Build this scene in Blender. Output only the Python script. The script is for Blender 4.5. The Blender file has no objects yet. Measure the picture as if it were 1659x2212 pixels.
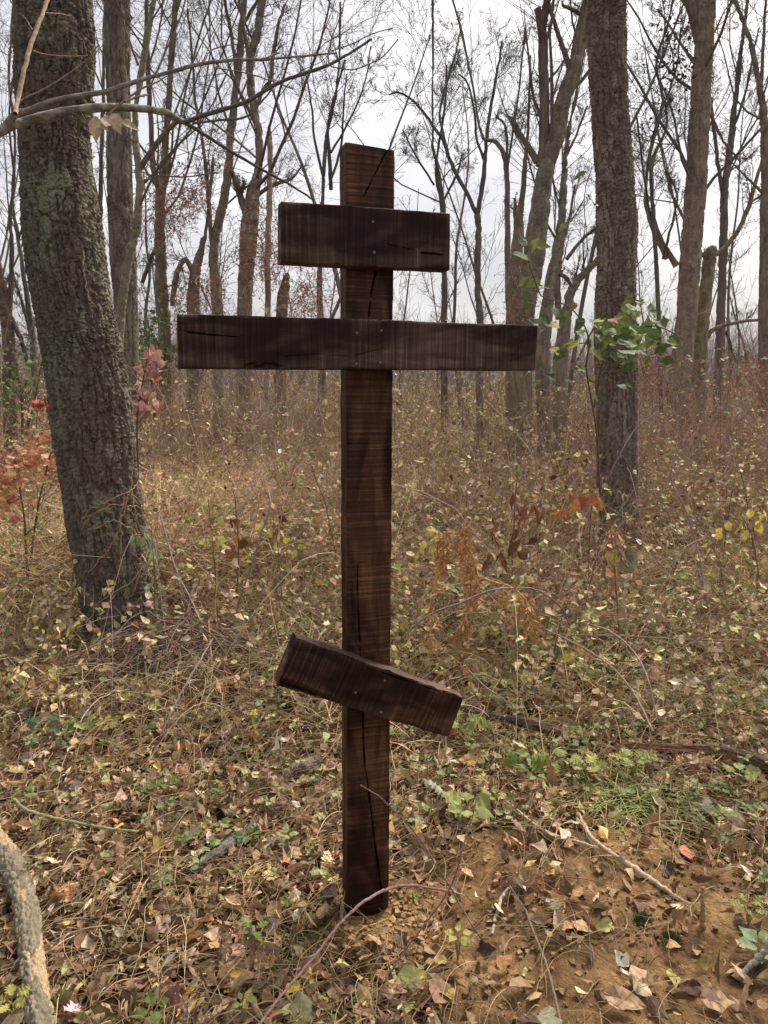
import bpy, math, random
import numpy as np
from mathutils import Matrix, Vector
rng = np.random.default_rng(11)
random.seed(5)
sc = bpy.context.scene
COL = sc.collection
# ------------------------------------------------------------------ camera model
F = 1600.0; PT = math.radians(10.0); CAM = np.array([0, 0, 1.5])
def ray(u, v):
    cx = (u-829.5)/F; cy = (1106-v)/F
    return np.array([cx, math.cos(PT)+cy*math.sin(PT), -math.sin(PT)+cy*math.cos(PT)])
def PY(u, v, Y):
    d = ray(u, v); return CAM + d*(Y/d[1])
def PZ(u, v, z=0.0):
    d = ray(u, v); return CAM + d*((z-1.5)/d[2])
def depth(p): return p[1]*math.cos(PT) - (p[2]-1.5)*math.sin(PT)
# ------------------------------------------------------------------ noise
def _h(a, b, c, s):
    x = np.sin(a*127.1+b*311.7+c*74.7+s*53.3)*43758.5453
    return x-np.floor(x)
def vnoise(P, s=0):
    i = np.floor(P); f = P-i; f = f*f*(3-2*f)
    out = 0
    for dx in (0, 1):
        wx = f[..., 0] if dx else 1-f[..., 0]
        for dy in (0, 1):
            wy = f[..., 1] if dy else 1-f[..., 1]
            for dz in (0, 1):
                wz = f[..., 2] if dz else 1-f[..., 2]
                out = out+wx*wy*wz*_h(i[..., 0]+dx, i[..., 1]+dy, i[..., 2]+dz, s)
    return out*2-1
def fbm(P, s=0, o=3):
    r = 0; a = 1.0
    for k in range(o):
        r = r+a*vnoise(P*2**k, s+k); a *= .5
    return r
def worley(P, s=0):
    c = np.floor(P); n = len(P)
    f1 = np.full(n, 9.); f2 = np.full(n, 9.); cid = np.zeros(n)
    for dx in (-1, 0, 1):
        for dy in (-1, 0, 1):
            for dz in (-1, 0, 1):
                q = c+np.array([dx, dy, dz])
                h1 = _h(q[:, 0], q[:, 1], q[:, 2], s); h2 = _h(q[:, 0], q[:, 1], q[:, 2], s+7); h3 = _h(q[:, 0], q[:, 1], q[:, 2], s+13)
                d = np.sqrt((q[:, 0]+h1-P[:, 0])**2+(q[:, 1]+h2-P[:, 1])**2+(q[:, 2]+h3-P[:, 2])**2)
                m = d < f1
                f2 = np.where(m, f1, np.minimum(f2, d)); cid = np.where(m, h1*.6+h2*.4, cid); f1 = np.where(m, d, f1)
    return f1, f2, cid
def sstep(a, b, x):
    t = np.clip((x-a)/(b-a), 0, 1); return t*t*(3-2*t)
def nrm(v): return v/np.maximum(np.linalg.norm(v, axis=-1, keepdims=True), 1e-9)
# ------------------------------------------------------------------ terrain
def P3(x, y, s=1.0): return np.stack([x*s, y*s, np.zeros_like(x)+.37], -1)
def patch(x, y):
    x = np.asarray(x, float); y = np.asarray(y, float)
    n = fbm(P3(x, y, 3.5), 31, 3)
    a = ((x-.60)/.60)**2+((y-1.78)/.50)**2
    b = ((x-.02)/.28)**2+((y-1.80)/.18)**2
    m = np.minimum(a, b)
    m = m+.42*n
    return 1-sstep(.75, 1.15, m)
def gh(x, y):
    x = np.asarray(x, float); y = np.asarray(y, float)
    r = np.hypot(x+.04, y-1.87)
    k = sstep(.1, .7, r)
    h = .035*fbm(P3(x, y, 1.1), 3, 3)*k + .010*vnoise(P3(x, y, 7.), 9)
    h = h+.22*vnoise(P3(x, y, .09), 5)*sstep(7, 25, y)
    h = h+.045*patch(x, y)*k
    h = h+.030*np.exp(-((r-.11)/.06)**2)
    return h
# ------------------------------------------------------------------ mesh building
def mesh(name, V, Fq, C=None, mat=None, parent=None, smooth=False):
    me = bpy.data.meshes.new(name)
    V = np.ascontiguousarray(V, np.float32).reshape(-1, 3); Fq = np.ascontiguousarray(Fq, np.int32).reshape(-1, 4)
    me.vertices.add(len(V)); me.vertices.foreach_set('co', V.ravel())
    me.loops.add(Fq.size); me.loops.foreach_set('vertex_index', Fq.ravel())
    me.polygons.add(len(Fq)); me.polygons.foreach_set('loop_start', np.arange(0, Fq.size, 4, dtype=np.int32))
    me.polygons.foreach_set('use_smooth', np.full(len(Fq), smooth))
    me.update(calc_edges=True)
    if C is not None:
        a = me.attributes.new('Col', 'FLOAT_COLOR', 'POINT')
        c = np.ones((len(V), 4), np.float32); c[:, :C.shape[1]] = C
        a.data.foreach_set('color', c.ravel())
    if mat: me.materials.append(mat)
    o = bpy.data.objects.new(name, me); COL.objects.link(o)
    if parent: o.parent = parent
    return o
class MB:
    def __init__(s): s.V = []; s.F = []; s.C = []; s.n = 0
    def add(s, V, Fq, C):
        V = V.reshape(-1, 3); C = np.broadcast_to(np.asarray(C, float), (len(V), 3)) if np.ndim(C) == 1 else C.reshape(-1, 3)
        s.V.append(V); s.F.append(Fq.reshape(-1, 4)+s.n); s.C.append(C); s.n += len(V)
    def build(s, name, mat, parent=None, smooth=False):
        return mesh(name, np.concatenate(s.V), np.concatenate(s.F), np.concatenate(s.C), mat, parent, smooth)
def tag(o, label=None, cat=None, group=None, kind=None):
    if label: o['label'] = label
    if cat: o['category'] = cat
    if group: o['group'] = group
    if kind: o['kind'] = kind
    return o
def empty(name, loc, label, cat, group=None):
    o = bpy.data.objects.new(name, None); COL.objects.link(o); o.location = [float(a) for a in loc]; o.empty_display_size = .1
    return tag(o, label, cat, group)
def child(o, root):      # keep world coordinates while parenting
    o.parent = root; o.matrix_parent_inverse = Matrix.Translation(root.location).inverted(); return o
def tubes(mb, P, R, sides, C):
    """P (N,K,3) R (N,K) C (N,3)"""
    N, K = R.shape
    T = np.empty_like(P); T[:, 1:-1] = P[:, 2:]-P[:, :-2]; T[:, 0] = P[:, 1]-P[:, 0]; T[:, -1] = P[:, -1]-P[:, -2]
    T = nrm(T)
    ref = np.where(np.abs(nrm(P[:, -1]-P[:, 0])[:, 2:3]) > .8, np.array([[1., 0, 0]]), np.array([[0, 0, 1.]]))[:, None, :]
    e1 = nrm(ref-T*np.sum(ref*T, -1, keepdims=True)); e2 = np.cross(T, e1)
    th = np.arange(sides)*2*math.pi/sides
    V = P[:, :, None, :]+R[:, :, None, None]*(np.cos(th)[None, None, :, None]*e1[:, :, None, :]+np.sin(th)[None, None, :, None]*e2[:, :, None, :])
    k = np.arange(K-1); s = np.arange(sides)
    a = (k[:, None]*sides+s[None]); b = (k[:, None]*sides+(s[None]+1) % sides)
    f = np.stack([a, b, b+sides, a+sides], -1).reshape(1, -1, 4)+(np.arange(N)*K*sides)[:, None, None]
    Cc = np.repeat(np.broadcast_to(C, (N, 3)), K*sides, 0)
    mb.add(V, f, Cc)
SH = {  # leaf half widths along the midrib (relative to length)
 'ov': [0.03, .24, .33, .27, .13, .01], 'la': [.02, .10, .14, .12, .06, .005], 'mp': [.03, .42, .24, .40, .16, .20, .01],
 'ct': [.02, .16, .09, .34, .14, .42, .17, .34, .12, .20, .06, .005], 'rd': [.05, .38, .46, .40, .2, .02], 'dm': [.03, .32, .02], 'bl': [.02, .035, .035, .03, .018, .002]}
def leaves(mb, P, D, Nn, L, C, shape='ov', fold=.25, curl=.5):
    """P base point, D direction, Nn rough normal (N,3), L length (N,), C (N,3)"""
    N = len(P)
    if N == 0: return
    w = np.array(SH[shape]); n = len(w)
    D = nrm(D); S = nrm(np.cross(D, Nn)); U = np.cross(S, D)
    x = np.linspace(0, 1, n)
    fo = fold*rng.uniform(-.6, 1.4, N); cu = curl*rng.normal(0, 1, N); tw = rng.normal(0, .5, N)
    side = np.array([-1, 0, 1.])
    X = np.broadcast_to(x[None, :, None], (N, n, 3))
    jit = 1+.18*rng.standard_normal((N, n, 3))
    Y = w[None, :, None]*side[None, None, :]*jit
    Z = fo[:, None, None]*np.abs(Y)+cu[:, None, None]*(X-.0)**2*.6+tw[:, None, None]*X*Y+.03*rng.standard_normal((N, n, 3))
    V = P[:, None, None, :]+L[:, None, None, None]*(X[..., None]*D[:, None, None]+Y[..., None]*S[:, None, None]+Z[..., None]*U[:, None, None])
    k = np.arange(n-1)
    f = np.concatenate([np.stack([k*3+j, k*3+j+1, k*3+j+4, k*3+j+3], -1) for j in (0, 1)])
    f = f[None]+(np.arange(N)*n*3)[:, None, None]
    mb.add(V, f, np.repeat(C, n*3, 0))
def qleaves(mb, P, D, Nn, L, C, wf=.55):
    N = len(P); D = nrm(D); S = nrm(np.cross(D, Nn)); U = np.cross(S, D)
    l = L[:, None]; b = rng.normal(0, .2, (N, 1))
    V = np.stack([P, P+l*(.5*D+wf*.5*S+b*U), P+l*D, P+l*(.5*D-wf*.5*S+b*U)], 1)
    mb.add(V, np.arange(N*4).reshape(N, 4), np.repeat(C, 4, 0))
def pal(cols, wts, N, j=.18):
    c = np.array(cols); w = np.array(wts, float); w /= w.sum()
    i = rng.choice(len(c), N, p=w)
    return np.clip(c[i]*(1+j*rng.standard_normal((N, 1)))*(1+.06*rng.standard_normal((N, 3))), .004, .9)
def rdir(N, zs=1.0):
    v = rng.standard_normal((N, 3)); v[:, 2] *= zs; return nrm(v)
def smooth(pts, n):
    pts = np.asarray(pts, float)
    if len(pts) < 3:
        t = np.linspace(0, 1, n)[:, None]; return pts[0]*(1-t)+pts[-1]*t
    p = np.vstack([2*pts[0]-pts[1], pts, 2*pts[-1]-pts[-2]])
    t = np.linspace(0, len(pts)-1-1e-6, n); i = t.astype(int); f = (t-i)[:, None]
    a, b, c, d = p[i], p[i+1], p[i+2], p[i+3]
    return .5*(2*b+(c-a)*f+(2*a-5*b+4*c-d)*f*f+(3*b-a-3*c+d)*f**3)
# ------------------------------------------------------------------ materials
def mat(name, rough=.85, spec=.3):
    m = bpy.data.materials.new(name); m.use_nodes = True
    b = m.node_tree.nodes['Principled BSDF']; b.inputs['Roughness'].default_value = rough
    b.inputs['Specular IOR Level'].default_value = spec
    return m, m.node_tree.nodes, m.node_tree.links, b
def nnode(n, typ, **k):
    x = n.new(typ)
    for a, v in k.items():
        if a in x.inputs: x.inputs[a].default_value = v
        else: setattr(x, a, v)
    return x
def colmat(name, rough=.85, spec=.3, nscale=60, namp=.35, bump=.0, stretch=(1, 1, 1), trans=0, bscale=None):
    m, n, l, b = mat(name, rough, spec)
    at = nnode(n, 'ShaderNodeAttribute', attribute_name='Col')
    tc = n.new('ShaderNodeTexCoord'); mp = n.new('ShaderNodeMapping'); mp.inputs['Scale'].default_value = stretch
    l.new(tc.outputs['Object'], mp.inputs['Vector'])
    no = nnode(n, 'ShaderNodeTexNoise', Scale=nscale, Detail=4.0); l.new(mp.outputs[0], no.inputs['Vector'])
    mr = nnode(n, 'ShaderNodeMapRange'); mr.inputs['From Min'].default_value = .25; mr.inputs['From Max'].default_value = .75
    mr.inputs['To Min'].default_value = 1-namp; mr.inputs['To Max'].default_value = 1+namp
    l.new(no.outputs['Fac'], mr.inputs['Value'])
    vm = nnode(n, 'ShaderNodeVectorMath', operation='SCALE'); l.new(at.outputs['Color'], vm.inputs[0]); l.new(mr.outputs[0], vm.inputs['Scale'])
    l.new(vm.outputs[0], b.inputs['Base Color'])
    if bump:
        bp = nnode(n, 'ShaderNodeBump', Strength=1.0, Distance=bump)
        n2 = nnode(n, 'ShaderNodeTexNoise', Scale=bscale or nscale, Detail=5.0); l.new(mp.outputs[0], n2.inputs['Vector'])
        l.new(n2.outputs['Fac'], bp.inputs['Height']); l.new(bp.outputs[0], b.inputs['Normal'])
    if trans:
        tr = n.new('ShaderNodeBsdfTranslucent'); l.new(vm.outputs[0], tr.inputs['Color'])
        mx = nnode(n, 'ShaderNodeMixShader', Fac=trans); l.new(b.outputs[0], mx.inputs[1]); l.new(tr.outputs[0], mx.inputs[2])
        l.new(mx.outputs[0], n['Material Output'].inputs['Surface'])
    return m
M_leaf = colmat('leaf', .6, .35, 55, .35, trans=.28)
M_dead = colmat('dead_leaf', .75, .25, 70, .4, trans=.12)
M_twig = colmat('twig', .85, .2, 40, .3)
M_bark = colmat('bark', .9, .2, 130, .35, .004, (1, 1, .45))
M_barkfar = colmat('bark_far', .92, .15, 22, .5, .03, (1, 1, .16), bscale=30)
M_stick = colmat('stick', .85, .2, 90, .4, .002)
def wood(name, lo, mid, hi, black):
    m, n, l, b = mat(name, .7, .12)
    tc = n.new('ShaderNodeTexCoord')
    def noise(sc_, scale, det=4, dist=0):
        mp = n.new('ShaderNodeMapping'); mp.inputs['Scale'].default_value = sc_; l.new(tc.outputs['Object'], mp.inputs['Vector'])
        x = nnode(n, 'ShaderNodeTexNoise', Scale=scale, Detail=float(det), Distortion=float(dist)); l.new(mp.outputs[0], x.inputs['Vector']); return x
    saw = noise((60, 1.6, 3), 2.2, 6, .5)       # marks across the board (X is the length)
    grain = noise((2.2, 11, 11), 2.2, 6, 1.2)
    big = noise((1.6, 5, 5), 1.7, 4, 1.0)
    spk = noise((1, 1, 1), 160, 3)
    r1 = n.new('ShaderNodeValToRGB'); e = r1.color_ramp.elements
    e[0].position = .32; e[0].color = (*lo, 1); e[1].position = .72; e[1].color = (*hi, 1); x = e.new(.52); x.color = (*mid, 1)
    ad = nnode(n, 'ShaderNodeMath', operation='ADD'); l.new(saw.outputs['Fac'], ad.inputs[0])
    g2 = nnode(n, 'ShaderNodeMapRange'); g2.inputs['To Min'].default_value = .14; g2.inputs['To Max'].default_value = .86; l.new(grain.outputs['Fac'], g2.inputs['Value']); l.new(g2.outputs[0], ad.inputs[1])
    hf = nnode(n, 'ShaderNodeMath', operation='MULTIPLY'); hf.inputs[1].default_value = .5; l.new(ad.outputs[0], hf.inputs[0]); l.new(hf.outputs[0], r1.inputs[0])
    r2 = n.new('ShaderNodeValToRGB'); e = r2.color_ramp.elements; e[0].position = .42; e[0].color = (*black, 1); e[1].position = .58; e[1].color = (1, 1, 1, 1)
    l.new(big.outputs['Fac'], r2.inputs[0])
    mu = nnode(n, 'ShaderNodeMix', data_type='RGBA', blend_type='MULTIPLY'); mu.inputs[0].default_value = 1
    l.new(r1.outputs[0], mu.inputs[6]); l.new(r2.outputs[0], mu.inputs[7]); l.new(mu.outputs[2], b.inputs['Base Color'])
    a2 = nnode(n, 'ShaderNodeMath', operation='MULTIPLY_ADD'); l.new(spk.outputs['Fac'], a2.inputs[0]); a2.inputs[1].default_value = .3; l.new(ad.outputs[0], a2.inputs[2])
    bp = nnode(n, 'ShaderNodeBump', Strength=.9, Distance=.0022); l.new(a2.outputs[0], bp.inputs['Height']); l.new(bp.outputs[0], b.inputs['Normal'])
    rr = nnode(n, 'ShaderNodeMapRange'); rr.inputs['To Min'].default_value = .45; rr.inputs['To Max'].default_value = .8; l.new(saw.outputs['Fac'], rr.inputs['Value']); l.new(rr.outputs[0], b.inputs['Roughness'])
    return m
M_post = wood('stained_wood_post', (.014, .007, .004), (.088, .040, .021), (.290, .142, .080), (.26, .22, .20))
M_bar = wood('stained_wood_bar', (.016, .010, .008), (.098, .060, .042), (.300, .200, .145), (.30, .26, .26))
M_low = wood('stained_wood_footrest', (.010, .005, .003), (.082, .041, .023), (.270, .152, .096), (.32, .28, .26))
M_top = wood('weathered_wood_edge', (.05, .032, .028), (.13, .085, .075), (.26, .19, .17), (.6, .58, .56))
M_steel, _n, _l, _b = mat('nail_steel', .65, .3); _b.inputs['Base Color'].default_value = (.20, .165, .15, 1); _b.inputs['Metallic'].default_value = .3
# ground
def ground_mat():
    m, n, l, b = mat('forest_floor', .95, .15)
    at = nnode(n, 'ShaderNodeAttribute', attribute_name='Col'); sp = n.new('ShaderNodeSeparateColor'); l.new(at.outputs['Color'], sp.inputs[0])
    tc = n.new('ShaderNodeTexCoord')
    def noise(scale, det=6):
        x = nnode(n, 'ShaderNodeTexNoise', Scale=float(scale), Detail=float(det), Roughness=.65); l.new(tc.outputs['Object'], x.inputs['Vector']); return x
    def ramp(src, stops):
        r = n.new('ShaderNodeValToRGB'); e = r.color_ramp.elements
        e[0].position, e[0].color = stops[0][0], (*stops[0][1], 1); e[1].position, e[1].color = stops[-1][0], (*stops[-1][1], 1)
        for p, c in stops[1:-1]: x = e.new(p); x.color = (*c, 1)
        l.new(src, r.inputs[0]); return r.outputs[0]
    soil = ramp(noise(3.4).outputs['Fac'], [(.38, (.075, .045, .025)), (.50, (.21, .125, .058)), (.66, (.44, .275, .125))])
    fine = ramp(noise(70).outputs['Fac'], [(.3, (.45, .42, .40)), (.6, (1, 1, 1)), (.75, (1.0, .98, .9))])
    s2 = nnode(n, 'ShaderNodeMix', data_type='RGBA', blend_type='MULTIPLY'); s2.inputs[0].default_value = .85; l.new(soil, s2.inputs[6]); l.new(fine, s2.inputs[7])
    lit = ramp(noise(40).outputs['Fac'], [(.3, (.018, .012, .008)), (.5, (.055, .038, .023)), (.7, (.12, .085, .05))])
    far = ramp(noise(1.3).outputs['Fac'], [(.35, (.05, .036, .022)), (.5, (.09, .066, .038)), (.65, (.075, .066, .032))])
    m1 = nnode(n, 'ShaderNodeMix', data_type='RGBA'); l.new(sp.outputs['Green'], m1.inputs[0]); l.new(lit, m1.inputs[6]); l.new(far, m1.inputs[7])
    m2 = nnode(n, 'ShaderNodeMix', data_type='RGBA'); l.new(sp.outputs['Red'], m2.inputs[0]); l.new(m1.outputs[2], m2.inputs[6]); l.new(s2.outputs[2], m2.inputs[7])
    l.new(m2.outputs[2], b.inputs['Base Color'])
    bp = nnode(n, 'ShaderNodeBump', Strength=1.0, Distance=.02); l.new(noise(38, 8).outputs['Fac'], bp.inputs['Height']); l.new(bp.outputs[0], b.inputs['Normal'])
    return m
# ------------------------------------------------------------------ ground sheet
def ground():
    n = 900
    t = np.linspace(-1, 1, n); a = .9; bb = math.asinh(700/a)
    xs = a*np.sinh(bb*t); ys = 1.9+a*np.sinh(bb*t)
    X, Y = np.meshgrid(xs, ys); Z = gh(X, Y)
    p = patch(X, Y)
    P = np.stack([X*22, Y*22, X*0], -1).reshape(-1, 3)
    near = (p.ravel() > .02)
    d = np.zeros(n*n); d[near] = .010*fbm(P[near], 71, 3)
    Z = Z+d.reshape(n, n)*p
    V = np.stack([X, Y, Z], -1).reshape(-1, 3)
    i = np.arange(n-1); q = i[:, None]*n+i[None]
    Fq = np.stack([q, q+1, q+n+1, q+n], -1)
    C = np.stack([p, sstep(6, 14, np.hypot(X, Y)), p*0], -1).reshape(-1, 3)
    tag(mesh('ground', V, Fq, C, ground_mat(), None, True), kind='structure')
ground()
# ------------------------------------------------------------------ the cross
AX = math.radians(17.5)
XB = np.array([math.cos(AX), math.sin(AX), 0]); NB = np.array([math.sin(AX), -math.cos(AX), 0])
d0 = ray(795, 1981); BASE = CAM+d0*(-1.5/d0[2])
def loc(u, v, off):
    d = ray(u, v); O = BASE+NB*off; t = ((O-CAM)@NB)/(d@NB); P = CAM+d*t
    return np.array([(P-BASE)@XB, P[2]])
cross = empty('wooden_cross', BASE, 'dark stained wooden cross with three bars standing in bare soil', 'cross')
def board(name, corners, off, thick, matl, cracks=(), gouge=None, wane=None, topr=0.0, label=None, dl=.003, dw=.0016, seed=0):
    """corners: start-low, start-high, end-low, end-high of the front face in cross coordinates (s,z); the length runs start -> end;
    local axes: X length, Y across, Z out of the front."""
    A, B, Cc, D = [np.array(c, float) for c in corners]        # A,B at the start; Cc,D at the end
    m0 = (A+B)/2; m1 = (Cc+D)/2; ex = (m1-m0)/np.linalg.norm(m1-m0); ey = np.array([-ex[1], ex[0]])
    if (B-A)@ey < 0: A, B, Cc, D = B, A, D, C_ if False else Cc
    L = np.linalg.norm(m1-m0)
    def tl(p): p = np.asarray(p)-m0; return np.array([p@ex, p@ey])
    a, b, c, d = tl(A), tl(B), tl(Cc), tl(D)
    nu = max(8, int(L/dl)); Wd = abs(b[1]-a[1]); nv = max(10, int(Wd/dw)); nt = max(6, int(thick/.004))
    # ring in (q,depth): q 0..1 across, depth 0..1
    fr = np.stack([np.linspace(0, 1, nv), np.zeros(nv)], 1)
    up = np.stack([np.ones(nt), np.linspace(0, 1, nt+2)[1:-1]], 1)
    bk = np.stack([np.linspace(1, 0, 8), np.ones(8)], 1)
    dn = np.stack([np.zeros(nt), np.linspace(1, 0, nt+2)[1:-1]], 1)
    ring = np.concatenate([fr, up, bk, dn]); M = len(ring)
    # ends: rings shrinking toward the centre
    us = np.linspace(0, 1, nu); sh = np.ones(nu); endz = np.zeros(nu)
    ks = np.linspace(0, 1, 9)[1:]
    us = np.concatenate([np.zeros(8), us, np.ones(8)]); sh = np.concatenate([(ks), sh, ks[::-1]]); sh[0] = sh[-1] = .001
    U = us[:, None]; q = ring[None, :, 0]; dp = ring[None, :, 1]
    q = .5+(q-.5)*sh[:, None]; dp = .5+(dp-.5)*sh[:, None]
    lo = a*(1-U[..., None])+c*U[..., None]; hi = b*(1-U[..., None])+d*U[..., None]
    XY = lo*(1-q[..., None])+hi*q[..., None]
    x = XY[..., 0]; y = XY[..., 1]; z = -dp*thick
    # rounded worn arrises
    w = Wd
    eq = np.minimum(q, 1-q)*w; ed = np.minimum(dp, 1-dp)*thick; ee = np.minimum(x-x.min(), x.max()-x)
    P = np.stack([x*30+seed, y*30, z*30], -1)
    wear = .0035*(1.3+vnoise(P, seed+2))
    cy = np.where(q < .5, 1, -1); cz = np.where(dp < .5, -1, 1)
    k = np.clip(wear-ed, 0, None); k2 = np.clip(wear-eq, 0, None)
    y = y+cy*np.where(eq < 1e-5, k*.5, 0); z = z+cz*np.where(ed < 1e-5, k2*.5, 0)
    kx = np.clip(wear-np.minimum(eq, ed), 0, None)*(sh[:, None] > .95)*(ee < .0005)
    # low waves
    P2 = np.stack([x*9+seed, y*9, z*9], -1)
    lw = .0016*fbm(P2, seed+4, 3)
    front = (dp < .001) & (sh[:, None] > .99)
    saw = .0005*vnoise(np.stack([x*170+seed, y*7, z*0], -1), seed+8)
    z = z+np.where(front, lw+saw, 0)
    topface = (q > .999) & (sh[:, None] > .99); botface = (q < .001) & (sh[:, None] > .99)
    y = y+np.where(topface, lw+topr*fbm(np.stack([x*60, y*0, z*60], -1), seed+11, 3), 0)+np.where(botface, -lw*.8, 0)
    if topr:
        z = z+np.where(front & (q > .9), -(q-.9)/.1*topr*1.5*(1+vnoise(np.stack([x*70, y*0, y*0], -1), 3)), 0)
    endf = (sh[:, None] < .999)
    x = x+np.where(endf, .0015*fbm(np.stack([y*60, z*60, x*0+seed], -1), 5, 2), 0)
    for pts, wd, dep in cracks:
        C2 = np.array([tl(p) for p in pts]); best = np.full(x.shape, 9.); 
        fx = x[front.any(1)] if False else x
        tot = 0
        for i in range(len(C2)-1):
            s0, s1 = C2[i], C2[i+1]; e = s1-s0; le = np.linalg.norm(e)
            tt = np.clip(((x-s0[0])*e[0]+(y-s0[1])*e[1])/le**2, 0, 1)
            wob = .0012*vnoise(np.stack([x*60, y*60, x*0], -1), 19)
            dd = np.hypot(x-s0[0]-tt*e[0], y-s0[1]-tt*e[1])+wob
            best = np.minimum(best, dd)
        arc = np.hypot(x-C2[0][0], y-C2[0][1])/max(np.linalg.norm(C2[-1]-C2[0]), 1e-3)
        we = wd*.8*(.55+.55*vnoise(np.stack([x*28, y*28, x*0+len(C2)], -1), 29)+.25)*(1-.75*sstep(.6, 1.05, arc))
        z = z-np.where(front, dep*(1-sstep(we*.3, np.maximum(we, 2e-4), best)), 0)
    if gouge is not None:
        g = tl(gouge[0]); dd = np.hypot((x-g[0])/gouge[1], (y-g[1])/gouge[2])+.3*fbm(np.stack([x*80, y*80, x*0], -1), 23, 2)
        z = z-np.where(front, gouge[3]*(1-sstep(.5, 1, dd)), 0)
    if wane is not None:
        s0, s1, dep = tl(wane[0]), tl(wane[1]), wane[2]
        e = (s1-s0)/np.linalg.norm(s1-s0); below = -((x-s0[0])*-e[1]+(y-s0[1])*e[0])
        along = (x-s0[0])*e[0]+(y-s0[1])*e[1]; ln = np.linalg.norm(s1-s0)
        z = z-np.where(front, np.clip(below, 0, .05)*dep*(1-sstep(ln*.85, ln, along)), 0)
    V = np.stack([x, y, z], -1)
    R = len(us); i = np.arange(R-1)[:, None]; j = np.arange(M)[None]
    Fq = np.stack([i*M+j, i*M+(j+1) % M, (i+1)*M+(j+1) % M, (i+1)*M+j], -1)[..., ::-1]
    o = mesh(name, V, Fq, None, matl, None, False)
    if topr:
        o.data.materials.append(M_top); mi = np.zeros((R-1, M), np.int32); mi[8:-8, nv:nv+nt] = 1; o.data.polygons.foreach_set('material_index', mi.ravel())
    e3x = XB*ex[0]+np.array([0, 0, ex[1]]); e3y = XB*ey[0]+np.array([0, 0, ey[1]])
    org = XB*m0[0]+np.array([0, 0, m0[1]])+NB*off
    mx = Matrix(((e3x[0], e3y[0], NB[0], org[0]), (e3x[1], e3y[1], NB[1], org[1]), (e3x[2], e3y[2], NB[2], org[2]), (0, 0, 0, 1)))
    o.parent = cross; o.matrix_local = mx
    if label: o['label'] = label
    return o, tl
def cr(px, off): return [loc(u, v, off) for u, v in px]
PO = 0.0; BO = .05
post, _ = board('post', [(-.060, -.12), (.062, -.12), (-.046, 2.052), (.075, 2.044)], PO, .064, M_post,
    cracks=[(cr([(837, 322), (812, 372), (780, 435)], PO), .0028, .010), (cr([(812, 588), (803, 629), (796, 690)], PO), .004, .014),
            (cr([(747, 588), (744, 690)], PO), .003, .008), (cr([(772, 1218), (774, 1322), (779, 1418)], PO), .0028, .012),
            (cr([(784, 1535), (788, 1655), (794, 1690), (802, 1759), (812, 1839), (824, 1927), (829, 1985)], PO), .0042, .018),
            (cr([(770, 1218), (800, 1214)], PO), .002, .004)], seed=1, label='upright post with long cracks and sawn cross marks')
topb, tt_ = board('crossbar', [(-.214, 1.767), (-.210, 1.901), (.200, 1.767), (.199, 1.900)], BO, .05, M_bar,
    cracks=[(cr([(911, 546), (940, 548), (971, 553)], BO), .003, .010), (cr([(835, 527), (900, 541)], BO), .0015, .003)], seed=2, label='short upper crossbar')
mainb, tm_ = board('crossbar', [(-.451, 1.528), (-.448, 1.648), (.443, 1.527), (.447, 1.643)], BO, .05, M_bar,
    cracks=[(cr([(383, 711), (410, 718), (450, 723), (520, 728)], BO), .003, .010), (cr([(600, 772), (680, 765), (760, 770), (830, 752)], BO), .0013, .002)],
    gouge=(loc(566, 795, BO), .045, .014, .014), topr=.0006, seed=3, label='long main crossbar with a split at its end')
lowb, tl_ = board('crossbar', [(-.249, .748), (-.196, .868), (.216, .539), (.260, .649)], BO, .055, M_low,
    cracks=[(cr([(827, 1454), (872, 1468), (928, 1487), (1001, 1512)], BO), .0035, .012)],
    wane=(loc(614, 1459, BO), loc(752, 1520, BO), .9), topr=.0016, seed=4, label='slanted lower footrest bar with a torn top edge')
def nail(par, tlf, u, v):
    p = tlf(loc(u, v, BO)); mb = MB()
    K = np.array([[[0, 0, -.012], [0, 0, .0], [0, 0, .0001], [0, 0, .0012], [0, 0, .0016]]], float); K[..., 0] += p[0]; K[..., 1] += p[1]
    tubes(mb, K, np.array([[.0016, .0016, .0034, .0034, .0002]]), 12, np.array([[.3, .3, .3]]))
    o = mb.build('nail', M_steel, par)
for u, v in [(771, 719), (824, 714), (770, 786), (821, 783)]: nail(mainb, tm_, u, v)
for u, v in [(806, 479), (808, 545)]: nail(topb, tt_, u, v)
for u, v in [(831, 1470), (768, 1496), (823, 1538)]: nail(lowb, tl_, u, v)
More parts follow.
